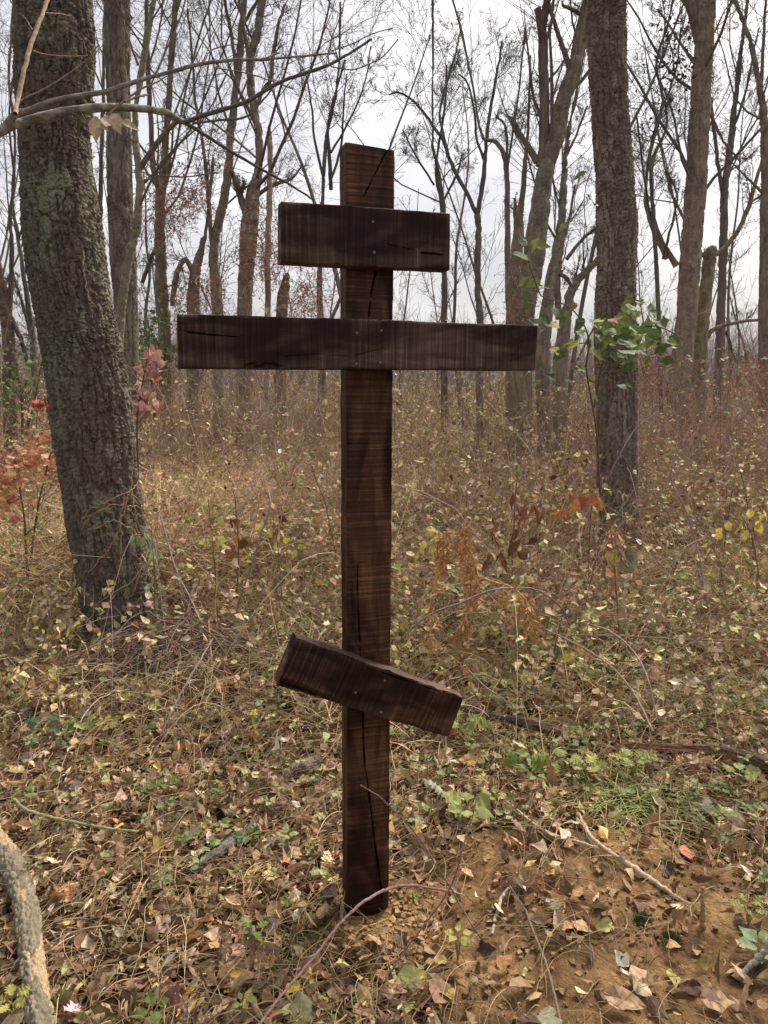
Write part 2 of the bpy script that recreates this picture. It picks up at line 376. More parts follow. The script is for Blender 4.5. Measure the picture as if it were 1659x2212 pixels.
# ------------------------------------------------------------------ trees
def barked(name, pts, rad, matl, sides=200, dz=.006, cell=(.022, .055), amp=.012, cols=((.075, .062, .05), (.05, .042, .036)), lich=(.13, .15, .10), lamt=.5, seed=0, edge=.28, lichdir=None, warp=.008, ridge=True):
    pts = np.asarray(pts, float); rad = np.asarray(rad, float)
    Ltot = np.linalg.norm(np.diff(pts, axis=0), axis=1).sum(); n = int(Ltot/dz)
    P = smooth(pts, n); R = np.interp(np.linspace(0, len(rad)-1, n), np.arange(len(rad)), rad)
    R = R*(1+.02*vnoise(np.stack([np.linspace(0, Ltot*3, n), np.zeros(n), np.zeros(n)], -1), seed))
    T = np.gradient(P, axis=0); T = nrm(T); ref = np.array([1., 0, 0]); e1 = nrm(ref-T*(T@ref)[:, None]); e2 = np.cross(T, e1)
    th = np.arange(sides)*2*math.pi/sides
    s = np.linspace(0, Ltot, n)
    cc = np.cos(th)[None, :]; ss = np.sin(th)[None, :]
    N3 = cc[..., None]*e1[:, None]+ss[..., None]*e2[:, None]
    Q = np.stack([R[:, None]*cc, R[:, None]*ss, np.broadcast_to(s[:, None], (n, sides))], -1).reshape(-1, 3)
    wx = fbm(Q*np.array([7, 7, 4.]), seed+1, 2); wy = fbm(Q*7+5, seed+2, 2)
    Qw = Q+warp*np.stack([wx, wy, wx*1.5], -1)+cell[0]*.22*np.stack([vnoise(Q*60, seed+30), vnoise(Q*60, seed+31), vnoise(Q*60, seed+32)*1.6], -1)
    f1, f2, cid = worley(Qw/np.array([cell[0], cell[0], cell[1]]), seed+3)
    g1, g2, cid2 = worley(Qw/np.array([cell[0], cell[0], cell[1]])*2.3, seed+5)
    if ridge:
        ca, cz = cell; W1 = vnoise(Qw*np.array([1/ca, 1/ca, .17/ca]), seed+40)+.30*vnoise(Qw*np.array([2.1/ca, 2.1/ca, .5/ca]), seed+41)
        W2 = vnoise(Qw*np.array([.55/ca, .55/ca, 1.0/cz]), seed+42)
        h = sstep(.0, .30, np.abs(W1))*(.58+.42*sstep(0, .20, np.abs(W2)))*(.85+.3*cid)+.10*sstep(0, .3, g2-g1)
    else:
        W1 = vnoise(Qw*np.array([.8/cell[0], .8/cell[0], .3/cell[0]]), seed+40)
        h = sstep(.0, edge, f2-f1)*(.55+.8*cid)*(.5+.5*sstep(0, .22, np.abs(W1)))+.2*sstep(0, .3, g2-g1)*(.4+cid2)
    h = h+.22*fbm(Q*np.array([130, 130, 90.]), seed+6, 3)
    disp = amp*(h-.8)
    big = .005*R.mean()/.15*fbm(Q*3.2, seed+9, 2)
    V = P[:, None]+N3*(R[:, None, None]+(disp+big).reshape(n, sides)[..., None])
    i = np.arange(n-1)[:, None]; j = np.arange(sides)[None]
    Fq = np.stack([i*sides+j, i*sides+(j+1) % sides, (i+1)*sides+(j+1) % sides, (i+1)*sides+j], -1)
    base = np.array(cols[0])*(1-cid[:, None])+np.array(cols[1])*cid[:, None]
    base = base*(.8+.5*cid2[:, None])
    lm = .8*sstep(-.1, .55, fbm(Q*np.array([11, 11, 6.]), seed+20, 4)+(lamt-.5)*1.2)*sstep(.35, .8, h)
    if lichdir is not None:
        lm = lm*np.clip((N3.reshape(-1, 3)@np.array(lichdir))*.7+.55, 0, 1)
    C = base*(1-lm[:, None])+np.array(lich)*lm[:, None]*(.75+.5*cid2[:, None])
    return mesh(name, V, Fq, C, matl, None, True)
def spawn(P, R, per, K, lf, ang, wig, up, tmin=.25, rf=.6, rmin=.003, lmin=0):
    N, K0 = R.shape; idx = np.repeat(np.arange(N), per); M = len(idx)
    t = tmin+(1-tmin)*rng.random(M); f = t*(K0-1); i = np.clip(f.astype(int), 0, K0-2); w = (f-i)
    A = P[idx, i]; B = P[idx, i+1]; s = A+(B-A)*w[:, None]; d = nrm(B-A)
    r0 = np.maximum((R[idx, i]*(1-w)+R[idx, i+1]*w)*rf*rng.uniform(.6, 1, M), rmin)
    pl = np.linalg.norm(np.diff(P, axis=1), axis=2).sum(1)[idx]
    L = np.maximum(pl*lf*(1.15-.65*t)*rng.uniform(.55, 1.25, M), lmin)
    v = rng.standard_normal((M, 3)); v = nrm(v-d*np.sum(v*d, 1, keepdims=True)); a = ang*rng.uniform(.6, 1.3, M)[:, None]
    nd = d*np.cos(a)+v*np.sin(a); out = np.empty((M, K, 3)); out[:, 0] = s
    for k in range(1, K):
        nd = nrm(nd+wig*rng.standard_normal((M, 3))+np.array([0, 0, up])); out[:, k] = out[:, k-1]+nd*(L/(K-1))[:, None]
    Rr = np.maximum(r0[:, None]*np.linspace(1, .25, K)[None], rmin*.7)
    return out, Rr
def pxpath(Y, pts, n=None, dY=0):
    """pts: (u,v,w) -> smoothed points and radii on the plane Y (with a drift in depth dY)."""
    m = len(pts); A = np.array([PY(u, v, Y+dY*i/max(1, m-1)) for i, (u, v, w) in enumerate(pts)])
    r = np.array([w/2/F*depth(a) for a, (u, v, w) in zip(A, pts)])
    n = n or max(6, m*4); P = smooth(A, n); R = np.interp(np.linspace(0, m-1, n), np.arange(m), r)
    P = P+np.array([1, 1, .3])*(.0035*Y/10)*rng.standard_normal(P.shape)*(np.arange(n)[:, None] > 0)
    return P, R
def ground_base(pts, rad, flare=1.25):
    p = pts[0]; z0 = float(gh(p[0], p[1])); 
    d = pts[1]-pts[0]; d = d/max(abs(d[2]), 1e-3); d = np.clip(d, -.35, .35)
    if p[2] > z0+.12:
        q = p-d*(p[2]-z0); q[2] = z0-.12; m = p-d*(p[2]-z0)*.7; m[2] = z0+(p[2]-z0)*.25
        return np.vstack([q, m, pts]), np.concatenate([[rad[0]*flare*1.1, rad[0]*1.04], rad])
    q = p.copy(); q[2] = z0-.12
    return np.vstack([q, pts[pts[:, 2] > z0+.05]]), np.concatenate([[rad[0]*flare], rad[pts[:, 2] > z0+.05]])
def extend(pts, rad, top, lean=.05):
    d = pts[-1]-pts[-3]; d = d/np.linalg.norm(d); n = 6; r0 = rad[-1]; p = pts[-1]; P = [pts]; 
    L = max(1.0, top-p[2]); dd = nrm(d+np.array([0, 0, .4]))
    ex = []
    for k in range(n):
        dd = nrm(dd+rng.normal(0, lean, 3)); p = p+dd*L/n; ex.append(p)
    return np.vstack([pts, ex]), np.concatenate([rad, np.linspace(r0*.9, max(.02, r0*.25), n)])
DK = (.085, .072, .062)
def crown_mesh(root, limbs, dens, Y, seed, twc, lens=(.42, .5, .55), base_up=.10, name='crown'):
    """limbs: list of (P,R) primary paths, from which branches are grown."""
    mb = MB(); K = 12; rm = .0021*max(1, Y/9)
    A = np.stack([p[np.linspace(0, len(p)-1, K).round().astype(int)] for p, r, *_ in limbs]); B = np.stack([r[np.linspace(0, len(r)-1, K).round().astype(int)] for p, r, *_ in limbs])
    n1, n2, n3, n4 = dens; n4 = n4+1 if Y < 16 else n4; n2 = n2+1
    tm = .30
    P1, R1 = spawn(A, B, n1, 9, lens[0], .85, .13, base_up, tm, .34, rm*1.5)
    R1 = np.minimum(R1, (.026*np.linspace(1, .2, 9))[None])
    P2, R2 = spawn(P1, R1, n2, 7, lens[1], .75, .15, .05, .15, .55, rm*1.1)
    P3_, R3 = spawn(P2, R2, n3, 5, lens[2], .75, .17, .03, .15, .6, rm*.9)
    for P, R, s in ((P1, R1, 6), (P2, R2, 4), (P3_, R3, 3)):
        tubes(mb, P, R, s, np.array(twc)*rng.uniform(.75, 1.25, (len(P), 1)))
    if n4:
        P4, R4 = spawn(P3_, R3, n4, 4, .6, .8, .25, .02, .2, .7, rm*.8)
        tubes(mb, P4, R4, 3, np.array(twc)*rng.uniform(.75, 1.25, (len(P4), 1)))
    o = mb.build(name, M_twig, None); child(o, root); return P3_
TREES = []
def tree(name, label, Y, trunk, limbs=(), top=11, dens=(9, 6, 5, 2), col=DK, twc=(.15, .125, .105), seed=0, group=None, cat='tree', dY=0, broken=False, growlimbs=True, lens=(.42, .5, .55), sides=22, lim_ext=True, trk_grow=True):
    """trunk: (u,v,w) from bottom to top; limbs the same, from the trunk outward."""
    P, R = pxpath(Y, trunk, dY=dY); P, R = ground_base(P, R)
    if not broken: P, R = extend(P, R, top)
    root = empty(name, P[0]+np.array([0, 0, .12]), label, cat, group)
    mb = MB(); n = 70; Pt = smooth(P, n); Rt = np.interp(np.linspace(0, len(R)-1, n), np.arange(len(R)), R)
    if broken: Rt[-1] = .002
    def tb(Pt, Rt, s):  # noqa
        jit = 1+.10*fbm(np.stack([Pt[:, 0]*3+seed, Pt[:, 1]*3, Pt[:, 2]*4], -1), seed, 2)
        tubes(mb, Pt[None], (Rt*jit)[None], s, np.array([col])*1.45)
    if Y <= 15:
        sd = int(np.clip(R.max()*2*math.pi/.016, 16, 90)); cc = np.array(col)*1.75
        bo = barked('trunk', P, R if not broken else np.r_[R[:-1], .004], M_bark, sd, .022, (.075, .16), min(.018, R.max()*.13), (tuple(cc*1.15), tuple(cc*.62)), tuple(cc*np.array([1.25, 1.3, 1.1])), .5, seed, .3)
        child(bo, root)
    else: tb(Pt, Rt, sides)
    if not broken or len(limbs): 
        prim = [(Pt[10:], Rt[10:])] if trk_grow else []
    else: prim = []
    for lb in limbs:
        ext = lb[-1][1] <= 8
        Pl, Rl = pxpath(Y, lb, dY=.25*Y/10*random.uniform(-1, 1))
        if ext and lim_ext: Pl, Rl = extend(Pl, Rl, top*.9)
        mbk = mb; mb = MB(); tb(Pl, Rl, 10); child(mb.build('limb', M_barkfar, None, True), root); mb = mbk
        prim.append((Pl, Rl))
    if mb.n: child(mb.build('trunk', M_barkfar, None, True), root)
    if prim and dens: crown_mesh(root, prim, dens, Y, seed, twc, lens)
    TREES.append(root); return root
def lr(rows): return [((l+r)/2, v, (r-l)) for v, l, r in rows]
# the large left tree
rowsL = [(1420, 178, 352), (1364, 188, 342), (1264, 172, 328), (1164, 155, 318), (1064, 137, 300), (964, 122, 290), (864, 113, 280), (764, 98, 264), (700, 86, 250), (600, 68, 232), (500, 55, 217), (400, 48, 202), (300, 45, 192), (200, 38, 196), (100, 36, 203), (0, 38, 198), (-150, 34, 192)]
YL = 4.05
P, R = pxpath(YL, lr(rowsL), len(rowsL)); R = R*.965; P, R = ground_base(P, R, 1.3)
P, R = extend(P, R, 9.0)
rootL = empty('oak_tree', P[0]+np.array([0, 0, .12]), 'thick tree with furrowed lichen-green bark, nearest to the cross, its trunk bent sideways', 'tree')
child(barked('trunk', P[:-5], R[:-5], M_bark, 330, .0047, (.023, .026), .020, ((.160, .130, .100), (.090, .072, .056)), (.215, .210, .140), .55, 1, .26, lichdir=(.8, -.5, .1)), rootL)
Pt = smooth(P, 60); Rt = np.interp(np.linspace(0, len(R)-1, 60), np.arange(len(R)), R)
mb = MB(); tubes(mb, P[-7:][None], R[-7:][None], 24, np.array([DK])); child(mb.build('trunk_top', M_barkfar, None, True), rootL)
crown_mesh(rootL, [(Pt[38:], Rt[38:])], (8, 5, 4, 2), 6, 2, (.10, .085, .075))
# the right tree
rowsR = [(1200, 1300, 1384), (1130, 1294, 1378), (1064, 1290, 1376), (964, 1290, 1377), (830, 1287, 1379), (760, 1285, 1376), (670, 1284, 1372), (600, 1288, 1372), (500, 1289, 1377), (425, 1288, 1372), (350, 1286, 1366), (250, 1279, 1358), (150, 1272, 1354), (50, 1267, 1352), (0, 1272, 1352), (-120, 1274, 1348)]
P, R = pxpath(6.2, lr(rowsR), len(rowsR)); R = R*.965; P, R = ground_base(P, R, 1.15); P, R = extend(P, R, 10.0)
rootR = empty('cherry_tree', P[0]+np.array([0, 0, .12]), 'straight tree with dark flaky plated bark and green vine leaves around its middle', 'tree')
child(barked('trunk', P[:-5], R[:-5], M_bark, 240, .0062, (.030, .020), .020, ((.215, .170, .140), (.110, .086, .072)), (.290, .250, .200), .50, 3, .22, warp=.012), rootR)
mb = MB(); tubes(mb, P[-7:][None], R[-7:][None], 24, np.array([DK])); child(mb.build('trunk_top', M_barkfar, None, True), rootR)
Pt = smooth(P, 60); Rt = np.interp(np.linspace(0, len(R)-1, 60), np.arange(len(R)), R)
crown_mesh(rootR, [(Pt[40:], Rt[40:])], (8, 5, 4, 2), 8, 4, (.10, .085, .075))
# second left tree
rows2 = [(900, 276, 304), (860, 272, 297), (764, 263, 298), (600, 242, 295), (500, 236, 289), (400, 232, 285), (200, 230, 279), (0, 230, 280), (-120, 231, 279)]
P, R = pxpath(8.5, lr(rows2), len(rows2)); P, R = ground_base(P, R, 1.2); R[:3] = np.maximum(R[:3], .13); P, R = extend(P, R, 11)
root2 = empty('cherry_tree', P[0]+np.array([0, 0, .12]), 'straight scaly-barked tree just behind the thick furrowed tree', 'tree')
child(barked('trunk', P[:-5], R[:-5], M_bark, 120, .012, (.045, .045), .016, ((.17, .135, .11), (.09, .07, .058)), (.22, .20, .155), .55, 5, .25), root2)
mb = MB(); tubes(mb, P[-7:][None], R[-7:][None], 24, np.array([DK])); child(mb.build('trunk_top', M_barkfar, None, True), root2)
Pt = smooth(P, 60); Rt = np.interp(np.linspace(0, len(R)-1, 60), np.arange(len(R)), R)
crown_mesh(root2, [(Pt[36:], Rt[36:])], (9, 5, 5, 2), 9, 6, (.10, .085, .075))
# tree right of the right tree (two-stemmed upward)
GB = (.16, .125, .10)
T = tree
rows5 = [(850, 1440, 1492), (830, 1443, 1492), (700, 1460, 1502), (600, 1467, 1510), (500, 1475, 1517), (400, 1482, 1525), (300, 1487, 1530), (200, 1494, 1535), (100, 1501, 1540), (0, 1506, 1544)]
T('bare_tree', 'tall grey-brown tree with vertical furrows, third trunk from the right edge, forking at the top', 12, lr(rows5), [[(1512, 90, 24), (1500, 40, 24), (1490, 0, 24)], [(1440, 560, 10), (1412, 500, 8), (1395, 440, 7), (1400, 350, 6), (1430, 240, 5)], [(1462, 575, 16), (1430, 520, 9), (1412, 470, 8), (1408, 400, 8), (1412, 340, 8), (1438, 280, 5), (1440, 220, 4)],
   [(1533, 240, 8), (1560, 300, 5), (1600, 350, 4)], [(1506, 140, 10), (1480, 110, 6), (1450, 60, 5), (1420, 20, 4)]], 12, (10, 6, 5, 2), GB, seed=11, sides=36)
T('broken_tree', 'mossy trunk snapped at head height leaning on the tall grey-brown tree', 12.3, [(1508, 850, 36), (1512, 760, 30), (1517, 700, 27), (1528, 600, 27), (1535, 548, 26), (1537, 540, 18)],
   [[(1534, 556, 14), (1560, 540, 10), (1590, 505, 11), (1612, 460, 10), (1630, 400, 8), (1655, 320, 5)], [(1530, 560, 10), (1512, 545, 8)], [(1520, 735, 14), (1545, 710, 9), (1600, 695, 7), (1655, 690, 6)], [(1595, 500, 6), (1620, 440, 4), (1658, 420, 3)]], 9, (5, 5, 4, 2), (.15, .13, .085), seed=12, broken=True, trk_grow=False)
T('bare_tree', 'slim dark straight tree between the snapped mossy trunk and the frame edge', 14, [(1552, 840, 20), (1557, 675, 18), (1562, 550, 17), (1565, 425, 15), (1572, 360, 14), (1580, 300, 14), (1590, 200, 11), (1605, 80, 8), (1615, 0, 6)],
   [[(1562, 425, 10), (1548, 330, 8), (1538, 240, 7), (1530, 180, 5)], [(1568, 715, 6), (1590, 780, 6), (1603, 770, 5)], [(1580, 290, 6), (1610, 200, 5), (1640, 60, 3)]], 10, (8, 6, 5, 2), (.10, .085, .075), seed=13)
T('bare_tree', 'rough trunk half cut off by the right edge of the photo', 11, [(1652, 880, 26), (1652, 700, 25), (1654, 500, 24), (1655, 330, 22), (1650, 250, 16), (1640, 180, 12), (1618, 80, 9), (1590, 10, 7), (1580, -20, 6)],
   [[(1652, 320, 10), (1645, 200, 8), (1650, 60, 6), (1655, 0, 5)], [(1650, 420, 6), (1610, 380, 4), (1560, 330, 3)]], 9, (8, 6, 5, 2), (.13, .105, .085), seed=14)
# the centre-right cluster
T('leaning_tree', 'knotty mossy tree behind the end of the main crossbar, leaning toward the flaky plated tree', 9.5, [(1128, 950, 37), (1130, 860, 38), (1132, 700, 42), (1142, 620, 46), (1152, 560, 46), (1160, 500, 44), (1170, 425, 38), (1182, 350, 36), (1200, 300, 36), (1215, 225, 34), (1240, 150, 29), (1254, 75, 26), (1272, -5, 24)],
   [[(1166, 360, 20), (1174, 310, 22), (1176, 225, 22), (1174, 150, 21), (1172, 75, 22), (1162, 18, 16)], [(1160, 350, 16), (1140, 315, 14), (1122, 290, 12), (1110, 262, 9), (1095, 250, 5)], [(1172, 70, 15), (1180, 10, 14), (1190, -20, 12)], [(1234, 160, 14), (1215, 100, 11), (1195, 40, 9), (1182, 0, 8)], [(1262, 40, 10), (1245, 25, 8), (1215, 12, 6)]],
   9, (9, 6, 5, 2), (.125, .105, .080), seed=15, sides=36, broken=False)
T('bare_tree', 'grey trunk on the near side of the leaning mossy tree, its top snapped off', 10.4, [(1175, 880, 32), (1172, 760, 34), (1185, 640, 24), (1198, 560, 20), (1212, 480, 16), (1217, 400, 14), (1222, 330, 11), (1232, 262, 7)],
   [[(1185, 620, 14), (1200, 590, 10), (1222, 600, 9), (1235, 618, 7)], [(1221, 340, 7), (1245, 290, 5), (1268, 230, 5)]], 8, (7, 6, 5, 2), (.15, .125, .10), seed=16)
T('bare_tree', 'forked pale tree with one arm reaching behind the flaky plated trunk', 11.2, [(1208, 860, 34), (1213, 760, 30), (1222, 690, 24), (1230, 640, 20), (1245, 610, 17), (1268, 585, 15), (1292, 562, 14), (1330, 520, 12)],
   [[(1208, 690, 16), (1204, 620, 14), (1208, 560, 12), (1215, 520, 9), (1232, 460, 6), (1242, 400, 5)], [(1224, 560, 8), (1255, 520, 8), (1285, 495, 7), (1310, 480, 5)]], 7, (8, 6, 5, 2), (.15, .125, .10), seed=17, broken=True)
T('bare_tree', 'ribbed trunk with torn broken crown left of the leaning mossy tree', 10, [(1105, 880, 24), (1108, 700, 24), (1112, 600, 27), (1118, 520, 24), (1122, 470, 18), (1126, 430, 12)],
   [[(1115, 500, 12), (1128, 430, 12), (1133, 370, 11), (1138, 310, 7), (1142, 240, 5), (1145, 120, 4)], [(1116, 520, 10), (1113, 460, 8), (1112, 428, 6)]], 8, (6, 5, 5, 2), (.15, .12, .09), seed=18, broken=True, trk_grow=False)
T('bare_tree', 'thin grey pole tree with a crooked top left of the ribbed torn trunk', 12, [(1098, 870, 12), (1098, 700, 13), (1097, 560, 13), (1096, 450, 12), (1094, 370, 11), (1084, 325, 10), (1068, 305, 8), (1045, 300, 7), (1035, 270, 5)],
   [[(1095, 400, 7), (1096, 320, 6), (1090, 270, 5), (1070, 250, 4)], [(1097, 360, 5), (1120, 200, 4), (1135, 60, 4)]], 8, (6, 5, 5, 2), (.11, .095, .085), seed=19, lens=(.35, .5, .55), trk_grow=False)
T('forked_tree', 'slender forked tree whose crooked stem rises above the main crossbar arm', 13, [(1037, 880, 16), (1037, 700, 15), (1033, 640, 14), (1031, 575, 14), (1034, 500, 13), (1030, 455, 14)],
   [[(1029, 460, 10), (1005, 410, 9), (985, 375, 9), (970, 340, 8), (955, 300, 7), (945, 285, 7), (920, 250, 6), (890, 215, 5), (860, 200, 4), (840, 205, 3)], [(1032, 460, 11), (1042, 400, 10), (1048, 345, 9), (1052, 290, 8), (1062, 220, 7), (1075, 150, 5), (1085, 90, 4)], [(1048, 350, 7), (1030, 300, 6), (1025, 240, 5), (1010, 180, 4), (990, 160, 3)], [(970, 340, 6), (950, 250, 5), (965, 180, 5), (985, 110, 4), (995, 60, 3)]],
   8, (9, 6, 5, 2), (.10, .09, .08), seed=20, broken=True, trk_grow=False)
T('bare_tree', 'snapped thin dark trunk rising from the top of the upper crossbar', 15, [(960, 870, 15), (960, 700, 14), (960, 590, 13), (958, 500, 13), (955, 430, 12), (945, 360, 8), (936, 320, 6), (935, 250, 4)],
   [[(955, 440, 7), (942, 380, 6), (950, 300, 5), (962, 220, 5), (965, 140, 4)], [(938, 400, 5), (900, 340, 4), (870, 280, 3)], [(955, 440, 6), (985, 380, 5), (1000, 330, 3)]], 9, (9, 6, 5, 2), (.085, .07, .06), seed=21, lens=(.5, .5, .55))
T('bushy_tree', 'bushy fine-twigged tree directly behind the head of the cross', 13.5, [(695, 870, 16), (693, 690, 15), (690, 600, 12), (693, 500, 9), (698, 410, 8), (705, 300, 7), (722, 220, 6), (732, 150, 5)],
   [[(715, 410, 9), (712, 340, 8), (708, 280, 7), (725, 200, 5), (745, 130, 4)], [(712, 400, 6), (735, 320, 5), (742, 240, 4), (748, 160, 3)], [(700, 390, 6), (680, 300, 5), (672, 220, 4), (660, 160, 3)], [(715, 330, 5), (760, 250, 4), (790, 170, 3), (800, 100, 3)]], 6.3, (8, 5, 5, 1), (.09, .075, .068), (.13, .11, .10), seed=22, lens=(.45, .55, .6))
# left background trees
T('bare_tree', 'dark ivy-rough trunk with two upright stems, first behind the scaly tree', 11, [(358, 880, 25), (357, 780, 25), (355, 700, 26), (350, 640, 27), (347, 560, 24), (345, 500, 22), (346, 430, 20), (352, 400, 17), (358, 300, 15), (364, 220, 14), (372, 100, 13), (380, 0, 12)],
   [[(345, 420, 15), (330, 350, 12), (325, 250, 11), (320, 150, 10), (316, 60, 9), (318, 0, 8)], [(345, 520, 8), (325, 560, 8), (308, 610, 9)], [(350, 430, 6), (378, 330, 5), (400, 200, 4), (430, 80, 4), (455, 0, 4)]], 10, (9, 6, 5, 2), (.12, .10, .075), seed=23)
T('bare_tree', 'shaggy vine-wrapped leaning trunk, broken off just above the long crossbar level', 10.5, [(415, 870, 24), (418, 700, 26), (418, 640, 26), (422, 590, 22), (432, 545, 16), (442, 510, 9)],
   [[(420, 600, 12), (400, 560, 10), (380, 600, 12), (372, 660, 11)], [(425, 580, 8), (445, 500, 7), (452, 430, 6), (460, 340, 5)]], 8, (8, 6, 5, 2), (.13, .105, .085), seed=24, trk_grow=False, broken=True)
T('bare_tree', 'smooth grey double-curved trunk rising over the left arm of the main crossbar', 11.5, [(472, 880, 22), (471, 700, 24), (466, 620, 24), (462, 550, 20), (470, 490, 19), (482, 440, 19), (492, 380, 18), (497, 300, 17), (505, 240, 16), (515, 150, 15), (522, 60, 14), (528, 0, 13)],
   [[(463, 560, 10), (455, 500, 10), (448, 400, 9), (440, 320, 7), (425, 240, 6), (415, 120, 5), (405, 20, 5)], [(512, 170, 8), (500, 80, 7), (485, 0, 6)], [(522, 60, 8), (545, 20, 7), (560, -5, 6)]], 11, (9, 6, 5, 2), (.15, .13, .105), seed=25, sides=30)
T('vine_wrapped_tree', 'stout ragged tree splitting into two high curving stems right of the grey curved trunk', 11, [(527, 880, 32), (528, 700, 31), (530, 620, 32), (534, 560, 35), (538, 500, 38), (543, 450, 34), (548, 410, 26), (558, 370, 18), (560, 300, 16), (550, 240, 16), (541, 180, 16), (542, 120, 17), (555, 80, 18), (562, 30, 16), (568, 0, 14)],
   [[(530, 460, 16), (515, 410, 14), (500, 370, 11)], [(545, 440, 12), (560, 420, 9), (590, 400, 9), (630, 385, 7), (650, 360, 4)], [(548, 250, 9), (565, 200, 8), (585, 170, 9), (590, 120, 9), (600, 60, 7), (615, 10, 6)], [(520, 440, 9), (510, 380, 7)], [(541, 160, 7), (530, 80, 6), (520, 10, 5)]], 11, (9, 6, 5, 2), (.15, .125, .10), seed=26, sides=32)
T('dead_snag', 'pale rotten pole with pecked holes, topless, left of the cross head', 10.8, [(578, 880, 13), (578, 600, 13), (580, 500, 13), (582, 440, 13), (583, 380, 11), (583, 300, 12), (580, 270, 5)], [], 6, None, (.19, .155, .125), seed=27, broken=True, cat='dead trunk')
T('dead_snag', 'short dark splintered stump trunk between the upper and main crossbars', 11.4, [(606, 880, 26), (608, 700, 25), (612, 640, 24), (618, 605, 16), (622, 588, 7)], [], 4, None, (.11, .085, .065), seed=28, broken=True, cat='dead trunk')
T('bare_tree', 'thin straight tree seen just right of the thick furrowed trunk', 14, [(214, 800, 11), (214, 600, 11), (216, 480, 10), (218, 380, 9), (222, 250, 8), (224, 120, 7), (226, 0, 6)], [[(216, 450, 5), (200, 380, 4), (150, 260, 3)]], 10, (8, 6, 5, 2), seed=29)
T('bare_tree', 'dark trunk low at the left edge beside the green-leaved bush', 8, [(24, 950, 28), (22, 860, 28), (20, 760, 27), (14, 690, 24), (6, 640, 22), (-10, 560, 20), (-30, 440, 17), (-50, 300, 14)], [[(18, 700, 12), (24, 620, 10), (26, 540, 9), (22, 470, 6), (30, 380, 5), (20, 250, 4), (35, 120, 4)], [(10, 650, 8), (30, 700, 10), (48, 740, 10), (60, 790, 9)]], 8, (9, 6, 5, 2), (.095, .065, .052), seed=30)
T('bare_tree', 'thin crooked tree between the left edge trunk and the thick furrowed tree', 13, [(78, 900, 12), (74, 800, 13), (66, 700, 12), (52, 600, 10), (40, 520, 8), (28, 430, 7), (32, 300, 6), (20, 180, 5), (25, 60, 5)], [[(72, 760, 8), (58, 690, 7), (30, 600, 5)], [(40, 520, 5), (58, 440, 4), (70, 350, 4)]], 7, (11, 7, 6, 2), seed=31)
T('bare_tree', 'wispy young tree with scattered dark leaves still hanging, right of the plated trunk', 10.5, [(1428, 860, 9), (1420, 620, 9), (1412, 480, 9), (1408, 400, 8), (1404, 340, 8), (1418, 270, 7), (1432, 215, 6), (1418, 140, 5), (1440, 60, 4)],
   [[(1420, 520, 6), (1400, 440, 5), (1385, 330, 4), (1375, 250, 4)], [(1432, 560, 6), (1455, 470, 5), (1462, 420, 4), (1440, 370, 4)], [(1425, 250, 4), (1460, 150, 4), (1470, 60, 3)]], 5.6, (9, 6, 5, 2), (.08, .068, .06), seed=32)
# the sapling in front of the scaly tree
T('sapling', 'slim smooth mossy young tree forking in front of the scaly tree', 5.6, [(250, 830, 22), (258, 720, 20), (264, 650, 20), (280, 550, 18), (294, 500, 18), (300, 440, 17), (301, 375, 17), (292, 300, 13), (294, 225, 12), (306, 150, 13), (320, 70, 14), (331, 0, 13)],
   [[(304, 362, 12), (325, 330, 11), (350, 295, 11), (375, 268, 10), (400, 255, 8)], [(308, 392, 4), (345, 380, 4), (400, 382, 3), (470, 372, 3)], [(298, 140, 6), (270, 60, 4), (262, 10, 4)], [(322, 140, 5), (345, 60, 4), (352, 0, 4)]], 7, (7, 4, 4, 2), (.135, .12, .085), seed=33, sides=20)
# further bare trees that nothing tells apart
def far_tree(i, x, y):
    H = random.uniform(7, 13); r = random.uniform(.035, .095); z0 = float(gh(x, y))
    n = 8; p = np.array([x, y, z0-.15]); P = [p]; d = np.array([random.gauss(0, .12), random.gauss(0, .1), 1.])
    for k in range(n): d = d+np.array([random.gauss(0, .09), random.gauss(0, .09), .0]); p = p+nrm(d)*H/n; P.append(p)
    P = np.array(P); R = r*np.linspace(1, .2, n+1)
    Pt = smooth(P, 24); Rt = np.interp(np.linspace(0, n, 24), np.arange(n+1), R)
    g = 'slender bare trees of the far woods'
    root = empty('far_tree', (x, y, z0), 'one of the slender bare grey trees standing far back in the woods', 'tree', g)
    mb = MB(); tubes(mb, Pt[None], Rt[None], 9, np.array([np.array(DK)*random.uniform(1.5, 2.4)])); child(mb.build('trunk', M_barkfar, None, True), root)
    crown_mesh(root, [(Pt[3:], Rt[3:])], (9, 5, 4, 1 if y < 22 else 0), y, i, np.array([.15, .125, .11])*random.uniform(.8, 1.3), (.30, .5, .55))
k = 0
for i in range(66):
    y = 14+39*((i+.5)/66)**.9; x = ((i*.618034) % 1-.5)*2*(.88*y+1.5)+random.uniform(-.4, .4)
    far_tree(i, x, y)
